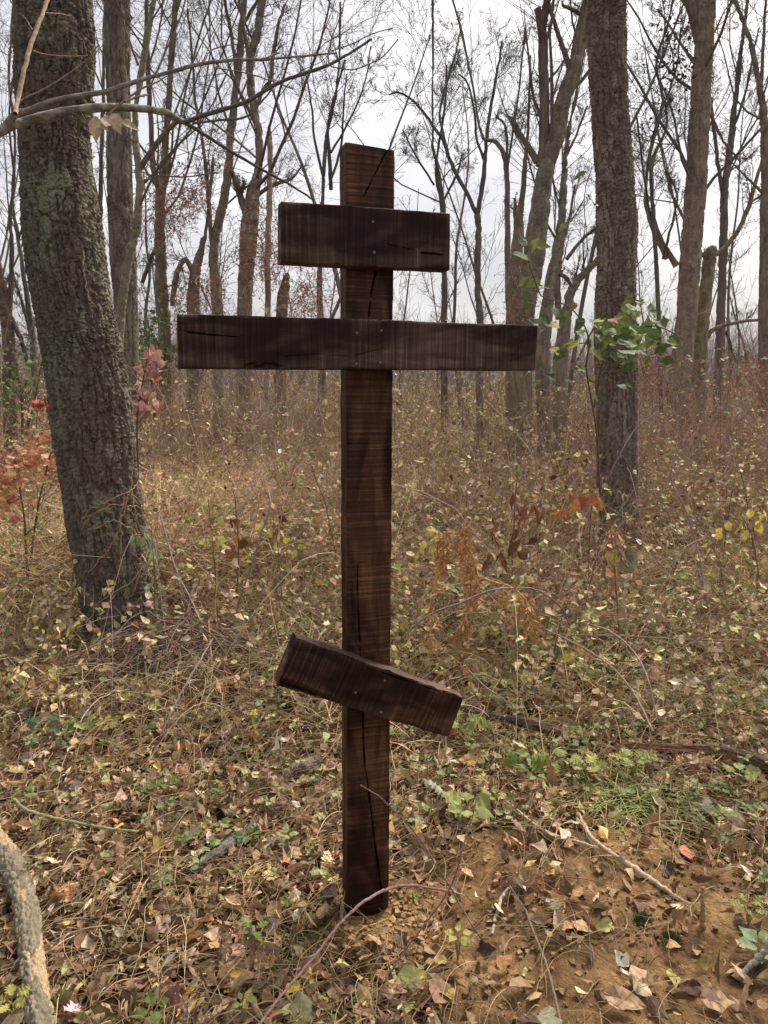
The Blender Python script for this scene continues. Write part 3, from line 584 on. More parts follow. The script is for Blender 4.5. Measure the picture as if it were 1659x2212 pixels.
# low thicket saplings (leafless brush) inside the wood
def brush(name, label, n, y0, y1, h0, h1, cols, kind='stuff', K=6, per=4, xr=.62, x0=None, x1=None):
    mb = MB(); y = y0+(y1-y0)*rng.random(n)**1.2; x = (rng.random(n)*2-1)*(xr*y+1) if x0 is None else x0+(x1-x0)*rng.random(n)*1.0
    z = gh(x, y); H = rng.uniform(h0, h1, n)
    P = np.empty((n, K, 3)); P[:, 0] = np.stack([x, y, z-.05], 1); d = nrm(np.stack([rng.normal(0, .3, n), rng.normal(0, .3, n), np.ones(n)], 1))
    for k in range(1, K): d = nrm(d+.14*rng.standard_normal((n, 3))); P[:, k] = P[:, k-1]+d*(H/(K-1))[:, None]
    rb = (.0015+.0022*H)*np.maximum(1, y/25); R = rb[:, None]*np.linspace(1, .3, K)[None]
    C = pal(cols, [1]*len(cols), n, .2); tubes(mb, P, R, 3, C)
    P1, R1 = spawn(P, R, per, 4, .45, .7, .2, .05, .2, .7, .0022); R1 = np.maximum(R1, (P1[:, :1, 1]/25).clip(.7, 4)*.0022)
    tubes(mb, P1, R1, 3, np.repeat(C, per, 0))
    P2, R2 = spawn(P1, R1, 3, 3, .5, .7, .2, .03, .2, .8, .0018); R2 = np.maximum(R2, (P2[:, :1, 1]/25).clip(.7, 4)*.0018)
    tubes(mb, P2, R2, 3, np.repeat(C, per*3, 0))
    return tag(mb.build(name, M_twig), label, 'brush', kind=kind)
brush('thicket', 'leafless twiggy brush between the tree trunks', 1500, 9, 34, 1.0, 3.2, [(.24, .18, .13), (.30, .22, .15), (.20, .15, .12), (.32, .26, .19)])
brush('distant_woods', 'hazy grey-brown band of far bare woods along the horizon', 4400, 55, 120, 4.0, 7.5, [(.30, .25, .23), (.36, .29, .25), (.32, .27, .26)], K=5, per=5, xr=.95)
# red-brown dry vines hanging in the left trees
def vines(cx, cy, rx, ry, Y, n, lab):
    n = int(n*.62); mb = MB(); u = cx+rx*rng.normal(0, .55, n); v = cy+ry*rng.normal(0, .55, n)
    A = np.array([PY(a, b, Y+rng.normal(0, .35)) for a, b in zip(u, v)])
    K = 5; P = np.empty((n, K, 3)); P[:, 0] = A; d = rdir(n, .8)
    for k in range(1, K): d = nrm(d+.5*rng.standard_normal((n, 3))+np.array([0, 0, -.12])); P[:, k] = P[:, k-1]+d*.085
    tubes(mb, P, np.full((n, K), .0028), 3, pal([(.30, .18, .13), (.24, .16, .12), (.34, .24, .17)], [1, 1, 1], n))
    m = n*3; i = rng.integers(0, n, m); k = rng.integers(0, K, m)
    qleaves(mb, P[i, k], rdir(m), rdir(m), rng.uniform(.02, .05, m), pal([(.42, .19, .11), (.30, .15, .10), (.46, .27, .17)], [2, 2, 1], m))
    return tag(mb.build('dry_vine', M_dead), lab, 'dry vine', kind='stuff')
vines(352, 455, 45, 65, 10.6, 330, 'rusty dry vine tangle around the dark two-stemmed trunk')
vines(415, 420, 42, 45, 10.3, 200, 'rusty dry vine leaves hanging between the left trees')
vines(470, 320, 26, 60, 11.0, 130, 'thin rusty vine climbing the grey curved trunk')
vines(570, 540, 50, 80, 10.6, 480, 'rusty dry vine curtain on the stout ragged tree')
vines(430, 640, 60, 70, 10.0, 300, 'rusty dry vine tangle over the broken leaning trunk')
vines(660, 640, 35, 45, 9.5, 220, 'reddish dry vine twigs left of the post above the main bar')
vines(1120, 640, 18, 90, 9.3, 160, 'brown dry vine strands on the ribbed torn trunk')
# dark leaves on the wispy young tree
def cloud_leaves(name, lab, cat, pts, Y, size, cols, wts, m, stem=None, sc_=.4, shape='ov', mat_=None, stemcol=(.12, .09, .07)):
    mb = MB(); P = []
    for (u, v, r, n) in pts:
        a = rng.normal(0, r*.5, (n, 2))
        for q in a: P.append(PY(u+q[0], v+q[1], Y+rng.normal(0, sc_)))
    P = np.array(P); n = len(P)
    L = rng.uniform(size*.65, size*1.3, n); D = rdir(n, .6)+np.array([0, 0, -.35]); 
    leaves(mb, P, D, rdir(n)+np.array([0, -.5, .8]), L, pal(cols, wts, n), shape)
    # short petioles into the cluster
    K = 3; Q = np.stack([P, P-nrm(D)*.5*L[:, None]+rng.normal(0, .01, (n, 3)), P-nrm(D)*L[:, None]*1.1+np.array([0, 0, -.02])], 1)
    tubes(mb, Q, np.full((n, K), .0012*max(1, Y/5)), 3, np.array([stemcol]))
    if stem:
        for st in stem:
            a, r = pxpath(Y, st, 14); tubes(mb, a[None], r[None], 5, np.array([stemcol]))
    return mb, mat_ or M_leaf
mb, _ = cloud_leaves('x', '', '', [(1440, 60, 35, 20), (1460, 110, 45, 45), (1445, 170, 45, 50), (1470, 150, 30, 25), (1390, 250, 45, 22), (1430, 230, 35, 18), (1390, 170, 40, 12)], 10.5, .055, [(.05, .038, .025), (.08, .05, .03), (.06, .06, .035)], [3, 2, 1], 0)
o = mb.build('leaves', M_dead)
child(o, [t for t in TREES if 'scattered dark leaves' in t['label']][0])
# ------------------------------------------------------------------ leafy vine sapling at the right tree
stems = [[(1300, 1160, 6), (1294, 1010, 5), (1284, 900, 4), (1266, 800, 4), (1272, 740, 4), (1256, 690, 3), (1215, 655, 3), (1170, 640, 3), (1150, 590, 3), (1135, 540, 2)],
         [(1284, 880, 4), (1300, 790, 4), (1330, 740, 4), (1370, 715, 4), (1420, 705, 3), (1480, 735, 2)], [(1272, 740, 3), (1225, 745, 3), (1185, 750, 2)], [(1256, 690, 2), (1270, 560, 2), (1262, 430, 2), (1278, 360, 2)], [(1262, 430, 2), (1233, 480, 2)]]
mbv = MB()
for st in stems:
    a, r = pxpath(5.2, st, 24); tubes(mbv, a[None], r[None], 5, np.array([(.10, .085, .055)]))
rootV = empty('leafy_vine', (*PY(1300, 1160, 5.2)[:2], 0), 'green-leaved vine sprawling across and beside the plated trunk right of the cross', 'vine')
child(mbv.build('stem', M_twig), rootV)
spots = [(1147, 520, 42), (1106, 545, 46), (1130, 532, 36), (1150, 545, 34), (1144, 600, 32), (1128, 628, 28), (1165, 600, 30), (1180, 618, 26), (1135, 648, 26), (1165, 678, 36), (1190, 665, 34), (1203, 695, 46), (1178, 692, 32), (1228, 672, 32), (1195, 752, 40), (1216, 742, 36), (1238, 732, 36), (1222, 760, 32), (1250, 735, 34), (1262, 688, 34), (1250, 712, 28), (1270, 370, 30), (1268, 420, 34), (1283, 440, 26), (1234, 478, 34), (1225, 482, 24),
         (1265, 800, 34), (1281, 826, 34), (1287, 852, 30), (1255, 790, 28), (1178, 715, 28), (1246, 655, 22), (1140, 690, 26), (1417, 690, 30), (1466, 727, 34), (1485, 742, 30), (1440, 715, 28), (1455, 702, 26), (1425, 722, 30), (1182, 810, 26), (1170, 820, 26), (1200, 800, 22), (1162, 790, 20)]
for _ in range(80):
    spots.append((1355+random.gauss(0, 42), 722+random.gauss(0, 34), random.uniform(24, 40)))
A = np.array([PY(u, v, 5.15+random.gauss(0, .18)-(.0 if abs(u-1330) > 60 else .35)) for u, v, s in spots]); n = len(A)
L = 1.02*np.array([s/F*5.2 for *_, s in spots])
mbl = MB(); D = rdir(n, .5)+np.array([0, -.1, -.45])
leaves(mbl, A, D, np.array([0, -.8, .9])+.5*rdir(n), L, pal([(.08, .13, .035), (.16, .21, .05), (.10, .15, .06), (.28, .29, .06), (.28, .13, .04)], [4, 4, 3, 2, .35], n), 'ov', .3, .35)
child(mbl.build('leaves', M_leaf), rootV)
# green bushes left
def bush(name, lab, cat, pts, Y, size, cols, wts, stems, sc_=.35, shape='ov'):
    mb, m_ = cloud_leaves(name, lab, cat, pts, Y, size, cols, wts, 0, sc_=sc_, shape=shape)
    root = empty(name, (*PY(stems[0][0][0], stems[0][0][1], Y)[:2], 0), lab, cat)
    child(mb.build('leaves', m_), root)
    ms = MB()
    for st in stems:
        a, r = pxpath(Y, st, 14); 
        tubes(ms, a[None], r[None], 5, np.array([(.12, .095, .07)]))
        P1, R1 = spawn(a[None], r[None], 9, 6, .45, .8, .2, .05, .2, .7, .002); tubes(ms, P1, R1, 4, np.array([(.13, .10, .075)]))
    child(ms.build('stem', M_twig), root); return root
bush('green_bush', 'pale green leafy bush at the left edge in front of the dark edge trunk', 'bush', [(30, 790, 55, 120), (60, 830, 60, 90), (20, 850, 40, 60), (85, 790, 30, 25)], 7.4, .045, [(.20, .28, .11), (.28, .34, .10), (.14, .2, .08)], [3, 2, 2], [[(50, 960, 6), (45, 850, 5), (30, 770, 3)], [(50, 960, 6), (75, 860, 4), (90, 780, 3)]])
bush('green_bush', 'dark green shrub behind the scaly tree with sky showing through', 'bush', [(318, 740, 38, 170), (330, 690, 40, 110), (345, 790, 42, 160), (305, 820, 28, 60), (375, 760, 22, 50)], 9.6, .05, [(.12, .20, .06), (.17, .25, .08), (.09, .14, .05)], [3, 2, 2], [[(335, 900, 6), (325, 800, 5), (320, 690, 3)], [(335, 900, 6), (350, 800, 4), (365, 730, 3)]])
bush('red_leaved_sapling', 'young sapling with dusky red round leaves beside the thick furrowed trunk', 'sapling', [(325, 770, 22, 6), (300, 795, 20, 5), (345, 800, 20, 6), (335, 812, 12, 5), (305, 840, 14, 6), (320, 855, 18, 9), (292, 862, 12, 5), (318, 885, 9, 3), (285, 870, 8, 3)], 4.9, .075, [(.44, .22, .20), (.50, .28, .24), (.50, .34, .25), (.40, .13, .12)], [3, 3, 2, 2], [[(300, 1060, 4), (296, 930, 4), (302, 860, 3), (318, 775, 3)]], .07, 'rd')
bush('red_leaved_sapling', 'bright red leaf sprig at the other side of the thick trunk, near the left edge', 'sapling', [(100, 865, 16, 8), (80, 872, 14, 6), (108, 880, 12, 6)], 4.9, .06, [(.50, .09, .08), (.55, .14, .10)], [1, 1], [[(118, 1000, 4), (110, 930, 3), (98, 862, 2)]], .06, 'rd')
bush('sumac_bush', 'orange-red leaved bush sprawling at the left edge of the undergrowth', 'bush', [(20, 1000, 40, 50), (60, 985, 40, 45), (95, 1005, 30, 28), (30, 1050, 40, 36), (10, 1100, 25, 22), (90, 950, 26, 22), (120, 975, 16, 12), (20, 1030, 40, 30)], 4.6, .06, [(.56, .27, .13), (.54, .22, .13), (.64, .38, .18), (.48, .18, .13), (.58, .42, .20)], [4, 3, 3, 2, 1], [[(60, 1250, 5), (50, 1100, 4), (30, 1000, 3)], [(60, 1250, 5), (85, 1080, 4), (110, 980, 3)]], .2, 'ov')
# ------------------------------------------------------------------ overhanging branch in front (from a tree off the left side)
def br(paths, Y, col, dY=0):
    out = []
    for st in paths:
        a, r = pxpath(Y, st, max(10, len(st)*5), dY=dY); out.append((a, r))
    return out
rootB = empty('young_tree', (-1.75, 2.35, 0), 'young tree off the left edge reaching a lichened bare branch across the thick trunk', 'tree')
mb = MB()
tp = np.array([(-1.78, 2.35, -.1), (-1.74, 2.33, .6), (-1.70, 2.30, 1.3), (-1.66, 2.25, 2.0), (-1.72, 2.2, 2.9), (-1.65, 2.2, 4.2)]); a = smooth(tp, 50)
tubes(mb, a[None], np.linspace(.05, .02, 50)[None], 14, np.array([(.14, .125, .095)]))
child(mb.build('trunk', M_stick, None, True), rootB)
c1 = CAM+0
left_join = [(-420, 560, 34), (-200, 400, 30), (-90, 330, 28)]
B1 = [(-420, 520, 34), (-200, 400, 30), (0, 284, 23), (50, 264, 20), (125, 244, 19), (200, 234, 18), (270, 232, 16), (350, 241, 14), (385, 258, 12), (408, 268, 11)]
B1b = [(405, 268, 9), (440, 290, 8), (500, 328, 7), (560, 363, 6), (620, 395, 5), (678, 432, 4)]
B1c = [(398, 264, 10), (450, 246, 9), (530, 220, 9), (600, 180, 8), (660, 158, 8), (710, 140, 7), (760, 112, 5), (803, 84, 5)]
B1d = [(420, 266, 5), (470, 260, 5), (530, 253, 5), (560, 225, 4), (585, 195, 4), (590, 180, 3)]
B2 = [(-60, 318, 16), (0, 285, 17), (35, 246, 15), (60, 240, 14), (125, 216, 12), (225, 198, 10), (300, 174, 9), (375, 154, 8), (425, 140, 8), (500, 130, 7), (565, 129, 6), (620, 124, 4), (700, 117, 4), (728, 115, 3)]
B3 = [(33, 246, 10), (38, 215, 10), (55, 140, 9), (72, 80, 9), (92, 30, 8), (106, -10, 7)]
tw = [[(38, 220, 4), (90, 195, 4), (140, 165, 3), (180, 135, 3), (220, 100, 2), (222, 70, 2)], [(72, 110, 4), (100, 118, 3), (150, 122, 3), (190, 120, 2)], [(98, 28, 3), (130, 30, 3), (155, 36, 2)], [(70, 65, 3), (55, 40, 2), (40, 28, 2)],
      [(335, 165, 5), (350, 130, 5), (365, 95, 4), (385, 50, 4), (400, 0, 4)], [(270, 220, 6), (300, 208, 6), (320, 205, 5)], [(235, 245, 4), (265, 222, 5), (300, 195, 5), (330, 182, 4), (360, 165, 3)], [(430, 142, 4), (445, 125, 4), (452, 112, 3), (480, 100, 3), (540, 92, 2)], [(460, 145, 3), (540, 160, 3), (600, 180, 3), (632, 192, 3), (630, 188, 3)],
      [(710, 142, 4), (712, 100, 3), (725, 60, 3), (740, 20, 3), (745, -10, 3)], [(712, 118, 3), (716, 80, 4), (700, 50, 3)], [(714, 144, 3), (760, 150, 3), (800, 138, 3), (830, 120, 3), (860, 85, 3)], [(715, 110, 3), (760, 95, 3), (800, 75, 3), (850, 60, 2)], [(500, 328, 3), (530, 328, 3), (545, 322, 2)], [(590, 182, 3), (610, 150, 2), (615, 130, 2)], [(505, 330, 4), (495, 345, 3)], [(385, 255, 3), (350, 262, 2), (330, 268, 2)], [(170, 234, 3), (185, 262, 2), (192, 272, 2)],
      [(555, 128, 4), (575, 124, 4), (603, 114, 5)], [(640, 122, 3), (655, 135, 2)], [(585, 172, 3), (612, 176, 2)], [(210, 100, 2), (180, 150, 2), (140, 180, 2)]]
mb = MB(); lc = np.array([(.20, .18, .14)])
for st, c in ((B1, (.23, .215, .165)), (B1b, (.11, .09, .08)), (B1c, (.12, .105, .09)), (B1d, (.14, .11, .09)), (B2, (.23, .185, .145)), (B3, (.40, .29, .19))):
    a, r = pxpath(2.15, st, len(st)*6, dY=.25 if st[0][0] < 300 else .1); 
    if st is B1: a[:12] = smooth(np.vstack([(-1.69, 2.27, 1.5), a[6], a[11]]), 12)
    tubes(mb, a[None], (r*(1+.10*vnoise(a*40, 3)))[None], 12, np.array([c]))
    if st in (B1, B2):
        q_ = mb.V[-1]; li = sstep(.0, .35, fbm(q_*np.array([55, 80, 80.]), 77, 3))[:, None]*(.9 if st is B1 else .5); mb.C[-1] = mb.C[-1]*(1-li)*.8+np.array([.40, .40, .31])*li
for st in tw:
    a, r = pxpath(2.2, st, len(st)*5, dY=.1); tubes(mb, a[None], r[None]*.9, 5, np.array([(.17, .125, .10) if st[0][0] > 250 else (.27, .19, .14)]))
    kp = rng.random(len(a)) > .86
    for p in a[kp]: tubes(mb, np.array([[p, p+rdir(1)[0]*.008]]), np.array([[.002, .0008]]), 5, np.array([(.15, .11, .09)]))
child(mb.build('branch', M_stick, None, True), rootB)
mb = MB()
for (u, v, s, dx, dz) in [(206, 250, 46, -.1, -1), (240, 245, 44, .45, -.9), (232, 248, 36, .1, -1), (262, 262, 36, 1, -.35), (215, 262, 30, .6, -.7)]:
    p = PY(u, v, 2.2); leaves(mb, p[None], np.array([[dx, -.15, dz]]), np.array([[.1, -1, .3]]), np.array([s/F*2.2]), np.array([(.52, .40, .26)]), 'ov', .5, .5)
child(mb.build('dead_leaf', M_dead), rootB)
# ------------------------------------------------------------------ fallen wood and canes
def stick(name, lab, cat, paths, col, mat_=M_stick, sides=9, zoff=0, rough=.1, noisy=0.0, cols=None, group=None, thorn=0):
    """paths of (u,v,w[,height above ground])"""
    mb = MB(); first = None
    for st in paths:
        A = []; r = []
        for q in st:
            u, v, w = q[:3]; hh = q[3] if len(q) > 3 else 0
            p = PZ(u, v, hh)
            for _ in range(2): z = float(gh(p[0], p[1]))+hh; p = PZ(u, v, z)
            rr = w/2/F*depth(p); p[2] += rr*.5+zoff; A.append(p); r.append(rr)
        n = max(10, len(st)*8); P = smooth(A, n); R = np.interp(np.linspace(0, len(r)-1, n), np.arange(len(r)), r)
        P = P+.15*R[:, None]*rng.standard_normal((n, 3))
        if sides > 20:
            s_ = sides
        R = R*(1+rough*vnoise(P*25, 4)); 
        P = np.vstack([P[:1], P, P[-1:]]); R = np.concatenate([[R[0]*.05], R, [R[-1]*.05]])
        if first is None: first = P[len(P)//2]
        tubes(mb, P[None], R[None], sides, np.array([col]))
        if thorn:
            m = int(thorn); i = rng.integers(2, n-1, m); d = rdir(m)
            tubes(mb, np.stack([P[i], P[i]+d*(R[i][:, None]+.005)], 1), np.stack([np.full(m, .0012), np.full(m, .0002)], 1), 4, np.array([(.20, .10, .09)]))
    if noisy:
        V = mb.V[0]; V += noisy*fbm(V*np.array([60, 60, 60.]), 8, 3)[:, None]*nrm(V-V.mean(0))
        c = fbm(V*38, 9, 3); C = mb.C[0].copy(); m = sstep(.25, .35, c)[:, None]; mb.C[0] = C*(1-m)+np.array(cols)*m
    o = mb.build(name, mat_, None, True); return tag(o, lab, cat, group)
def logp(name, lab, st, col, cell, amp, lichc, seed=0, sides=70, lamt=.4, dz=.004, cat='log'):
    A = []; r = []
    for q in st:
        u, v, w = q[:3]; p = PZ(u, v, 0)
        for _ in range(3):
            rr = w/2/F*depth(p); p = PZ(u, v, float(gh(p[0], p[1]))+rr*.8+.018)
        A.append(p); r.append(rr)
    A = np.array(A); r = np.array(r)
    # bark on a path that may be nearly level
    n = int(np.linalg.norm(np.diff(A, axis=0), axis=1).sum()/dz); P = smooth(A, n); R = np.interp(np.linspace(0, len(r)-1, n), np.arange(len(r)), r)
    T_ = nrm(np.gradient(P, axis=0)); ref = np.array([0, 0, 1.]); e1 = nrm(ref-T_*(T_@ref)[:, None]); e2 = np.cross(T_, e1)
    th = np.arange(sides)*2*math.pi/sides; s = np.arange(n)*dz
    Q = np.stack([R[:, None]*np.cos(th), R[:, None]*np.sin(th), np.broadcast_to(s[:, None], (n, sides))], -1).reshape(-1, 3)
    f1, f2, cid = worley(Q/np.array([cell[0], cell[0], cell[1]]), seed)
    h = sstep(0, .3, f2-f1)*(.5+cid)+.5*fbm(Q*60, seed+2, 3); env = np.ones(n); env[0] = env[-1] = .02
    peel = sstep(.24, .30, fbm(Q*np.array([30, 30, 6.]), seed+5, 3))
    V = P[:, None]+(np.cos(th)[None, :, None]*e1[:, None]+np.sin(th)[None, :, None]*e2[:, None])*((R*env)[:, None, None]+(amp*(h-.8)-peel*.004).reshape(n, sides)[..., None]*env[:, None, None])
    C = np.array(col)*(.7+.6*cid[:, None]); C = C*(1-peel[:, None])+np.array(lichc)*peel[:, None]
    i = np.arange(n-1)[:, None]; j = np.arange(sides)[None]
    Fq = np.stack([i*sides+j, i*sides+(j+1) % sides, (i+1)*sides+(j+1) % sides, (i+1)*sides+j], -1)
    return tag(mesh(name, V, Fq, C, M_bark, None, True), lab, cat)
logp('fallen_branch', 'thick peeling grey-barked branch lying in the lower left corner', [(-60, 1700, 36), (-22, 1790, 42), (18, 1850, 48), (47, 1925, 50), (64, 2010, 52), (76, 2110, 54), (92, 2230, 57), (105, 2330, 60)], (.20, .17, .12), (.016, .03), .005, (.38, .29, .18), 2, 80)
logp('rotten_log', 'weathered dark split wood piece half buried left of the post', [(415, 1885, 16), (450, 1855, 26), (500, 1820, 28), (555, 1780, 22)], (.10, .09, .08), (.008, .12), .006, (.17, .155, .13), 6, 50)
logp('mossy_branch', 'yellow-mossed fallen branch at the left edge below the thick trunk', [(-30, 1515, 20), (30, 1495, 20), (90, 1482, 16), (160, 1478, 14), (260, 1470, 12), (400, 1472, 12), (470, 1485, 9)], (.20, .19, .07), (.02, .04), .004, (.16, .11, .06), 8, 40)
logp('rotten_log', 'dark decayed log under the brush pile below the thick trunk', [(40, 1560, 22), (120, 1510, 26), (200, 1475, 28), (290, 1435, 26), (370, 1405, 20)], (.075, .055, .04), (.012, .09), .008, (.13, .095, .065), 9, 50)
logp('rotten_log', 'long brown decaying log running toward the right edge', [(1300, 1600, 12), (1370, 1612, 18), (1450, 1617, 22), (1540, 1622, 26), (1610, 1640, 34), (1690, 1665, 40)], (.10, .06, .04), (.012, .1), .006, (.24, .13, .07), 10, 50)
logp('rotten_log', 'brown log just right of the slanted footrest end', [(990, 1532, 14), (1050, 1545, 18), (1130, 1560, 22), (1200, 1580, 24), (1245, 1592, 14)], (.11, .08, .06), (.012, .09), .005, (.2, .14, .09), 12, 46)
logp('fallen_stick', 'grey lichened stick behind the brown log right of the footrest', [(1105, 1468, 11), (1130, 1488, 13), (1160, 1507, 13), (1200, 1528, 10), (1225, 1534, 7)], (.17, .16, .13), (.012, .04), .002, (.3, .3, .25), 13, 30, cat='stick')
logp('rotten_log', 'crumbling pale stump piece between the rotten wood and the post', [(600, 1700, 12), (630, 1668, 34), (665, 1655, 38), (690, 1640, 18)], (.15, .11, .075), (.008, .08), .010, (.20, .16, .12), 14, 50)
stick('fallen_stick', 'whitish forked stick lying across the bare soil mound', 'stick', [[(1247, 1752, 7, .02), (1262, 1785, 9, .02), (1279, 1812, 9, .02), (1309, 1837, 9, .02), (1345, 1862, 11, .015), (1374, 1882, 13, .01), (1425, 1915, 12, .01), (1460, 1940, 10), (1496, 1958, 7)], [(1040, 1680, 3, .05), (1110, 1745, 4, .03), (1180, 1798, 6, .02), (1255, 1822, 7, .02), (1310, 1840, 7, .01)]], (.42, .34, .24), rough=.2)
stick('fallen_stick', 'grey crooked stick reaching in from the lower right edge', 'stick', [[(1670, 2030, 14, .10), (1650, 2060, 13, .07), (1625, 2085, 12, .04), (1605, 2105, 10, .02), (1598, 2122, 10)]], (.26, .24, .2), rough=.15)
stick('stub_stake', 'short pale cut stem poking straight out of the soil mound', 'cut stem', [[(1519, 2006, 12, 0), (1518, 1990, 11, .02), (1518, 1965, 10, .06), (1517, 1940, 9, .10), (1517, 1917, 8, .13)]], (.36, .25, .12))
stick('fallen_stick', 'short whitish broken twig on the soil right of the post', 'stick', [[(1100, 1918, 5, .03), (1084, 1940, 8, .015), (1076, 1970, 8, .01), (1068, 1990, 7), (1063, 2020, 6)]], (.38, .33, .27), rough=.25)
stick('fallen_stick', 'long dark thin cane down the front of the soil mound', 'stick', [[(1100, 1915, 4, .08), (1135, 1970, 6, .03), (1150, 2010, 6, .02), (1175, 2070, 6, .02), (1195, 2140, 6, .02), (1215, 2230, 6, .02)]], (.17, .13, .10))
stick('fallen_stick', 'brown stick lying in the litter beside the peeling branch', 'stick', [[(135, 2055, 18), (150, 2000, 16), (172, 1940, 15), (190, 1890, 14), (210, 1825, 12)]], (.20, .13, .08), rough=.2)
stick('root_strand', 'pale curling root strand on the mound beside the white stick', 'root', [[(1130, 1775, 3), (1180, 1805, 4), (1196, 1840, 4), (1210, 1880, 5), (1218, 1925, 5), (1219, 1960, 5), (1206, 2002, 4)]], (.38, .23, .12))
stick('fallen_stick', 'thin greenish cane lying over the litter at left', 'stick', [[(30, 1728, 7, .05), (60, 1752, 7, .05), (110, 1767, 7, .05), (170, 1780, 7, .04), (240, 1792, 6, .04), (300, 1798, 6, .03), (360, 1797, 6, .02)]], (.28, .28, .13), rough=.05)
stick('fallen_stick', 'dark twig with pale broken tip in the front litter', 'stick', [[(170, 2155, 4, .02), (230, 2140, 6, .02), (300, 2118, 7, .03), (370, 2095, 7, .03), (430, 2072, 5, .03), (470, 2065, 4, .03)]], (.20, .15, .12), rough=.15)
def canes(name, lab, paths, col, thorn=26):
    mb = MB()
    for st in paths:
        A = np.array([PY(u, v, Y) for u, v, w, Y in st]); r = .72*np.array([w/2/F*depth(a) for a, (_, _, w, _) in zip(A, st)])
        n = len(st)*9; P = smooth(A, n); R = np.interp(np.linspace(0, len(r)-1, n), np.arange(len(r)), r); P = P+.2*R[:, None]*rng.standard_normal((n, 3))
        tt = np.linspace(0, 1, n); 
        V0 = mb.n; tubes(mb, P[None], R[None], 7, np.array([col]))
        blo = sstep(.1, .5, vnoise(mb.V[-1]*9, 4))[:, None]; mb.C[-1] = mb.C[-1]*(1-.45*blo)+np.array([.42, .37, .38])*.45*blo
        m = thorn; i = rng.integers(1, n-1, m); d = rdir(m)
        tubes(mb, np.stack([P[i], P[i]+d*(R[i][:, None]+.0045)], 1), np.stack([np.full(m, .0011), np.full(m, .0002)], 1), 4, np.array([(.22, .10, .10)]))
    return tag(mb.build(name, M_stick, None, True), lab, 'bramble cane')
canes('bramble_cane', 'thorny purplish-white cane arching past the foot of the cross', [[(540, 2240, 9, 1.36), (600, 2160, 9, 1.42), (680, 2065, 9, 1.50), (740, 1990, 9, 1.56), (790, 1945, 9, 1.60), (840, 1920, 9, 1.64), (880, 1912, 8, 1.67), (930, 1918, 7, 1.72), (975, 1926, 6, 1.78), (1005, 1935, 4, 1.82)]], (.27, .16, .14), 60)
canes('bramble_cane', 'thin dark cane whose tip crosses the front of the post', [[(778, 1696, 3, 1.68), (815, 1718, 4, 1.69), (840, 1740, 4, 1.70), (880, 1780, 4, 1.71), (914, 1823, 4.5, 1.72), (948, 1879, 5, 1.74), (974, 1919, 5, 1.75), (1010, 1982, 5, 1.76), (1054, 2050, 6, 1.76)]], (.18, .11, .10), 40)
canes('bramble_cane', 'dark purple cane crossing the thin cane right of the post', [[(829, 2125, 6, 1.64), (870, 2060, 5, 1.65), (929, 1982, 5, 1.68), (965, 1930, 5, 1.70), (984, 1890, 5, 1.72), (1000, 1830, 4, 1.74), (1019, 1772, 3, 1.76), (1029, 1725, 2, 1.78)]], (.20, .11, .12), 40)
canes('bramble_cane', 'bluish white cane rising steeply left of the post', [[(500, 1365, 6, 4.0), (520, 1290, 6, 3.95), (545, 1215, 6, 3.9), (565, 1150, 6, 3.9), (580, 1110, 5, 3.9), (583, 1075, 4, 3.95), (570, 1030, 3, 4.1)]], (.26, .21, .21), 20)
canes('bramble_cane', 'white-bloomed cane leaning over the brush pile at left', [[(330, 1630, 8, 2.9), (360, 1560, 7, 3.0), (395, 1490, 7, 3.1), (430, 1430, 6, 3.2), (460, 1380, 5, 3.3)]], (.32, .25, .26), 20)
canes('bramble_cane', 'thin pale cane slanting down beside the thick trunk foot', [[(345, 1110, 4, 4.0), (380, 1230, 5, 3.9), (410, 1290, 5, 3.8), (432, 1340, 5, 3.7)]], (.32, .25, .30), 20)
canes('bramble_cane', 'bluish cane arching over the orange dead fern fronds', [[(866, 1380, 5, 3.3), (925, 1330, 6, 3.3), (1000, 1300, 6, 3.35), (1060, 1275, 6, 3.4), (1110, 1270, 6, 3.5), (1160, 1275, 5, 3.6), (1210, 1310, 5, 3.7), (1230, 1350, 4, 3.8)]], (.22, .17, .18), 24)
canes('bramble_cane', 'lower of the two bleached canes crossing at the middle right', [[(1180, 1360, 5, 3.1), (1260, 1400, 6, 3.0), (1320, 1440, 6, 2.9), (1370, 1500, 7, 2.8), (1410, 1580, 7, 2.65)]], (.30, .22, .18), 24)
canes('bramble_cane', 'upper of the two bleached canes crossing at the middle right', [[(1260, 1345, 5, 3.2), (1320, 1365, 6, 3.1), (1370, 1410, 6, 3.0), (1400, 1470, 6, 2.9), (1420, 1560, 5, 2.8)]], (.30, .22, .18), 24)
canes('bramble_cane', 'tall purple cane slanting up beside the plated trunk', [[(1530, 1320, 6, 4.2), (1510, 1200, 6, 4.3), (1480, 1100, 6, 4.4), (1450, 1030, 5, 4.5), (1470, 950, 4, 4.6)]], (.25, .17, .19), 20)
canes('bramble_cane', 'thin cane crossing in front of the plated trunk low down', [[(1300, 1060, 4, 5.0), (1330, 1000, 4, 5.0), (1370, 930, 4, 5.1), (1420, 890, 3, 5.2)]], (.25, .17, .19), 20)
stick('fallen_stick', 'long straight dead stalk lying through the herbs at right', 'stick', [[(1100, 1380, 6, .15), (1200, 1410, 7, .10), (1260, 1440, 8, .06), (1310, 1460, 7, .04)]], (.28, .22, .14))
stick('fallen_stick', 'pale stalk above the long straight dead stalk', 'stick', [[(1080, 1360, 4, .2), (1220, 1372, 4, .18), (1350, 1375, 4, .16), (1500, 1383, 4, .14), (1640, 1385, 4, .12)]], (.28, .22, .15))
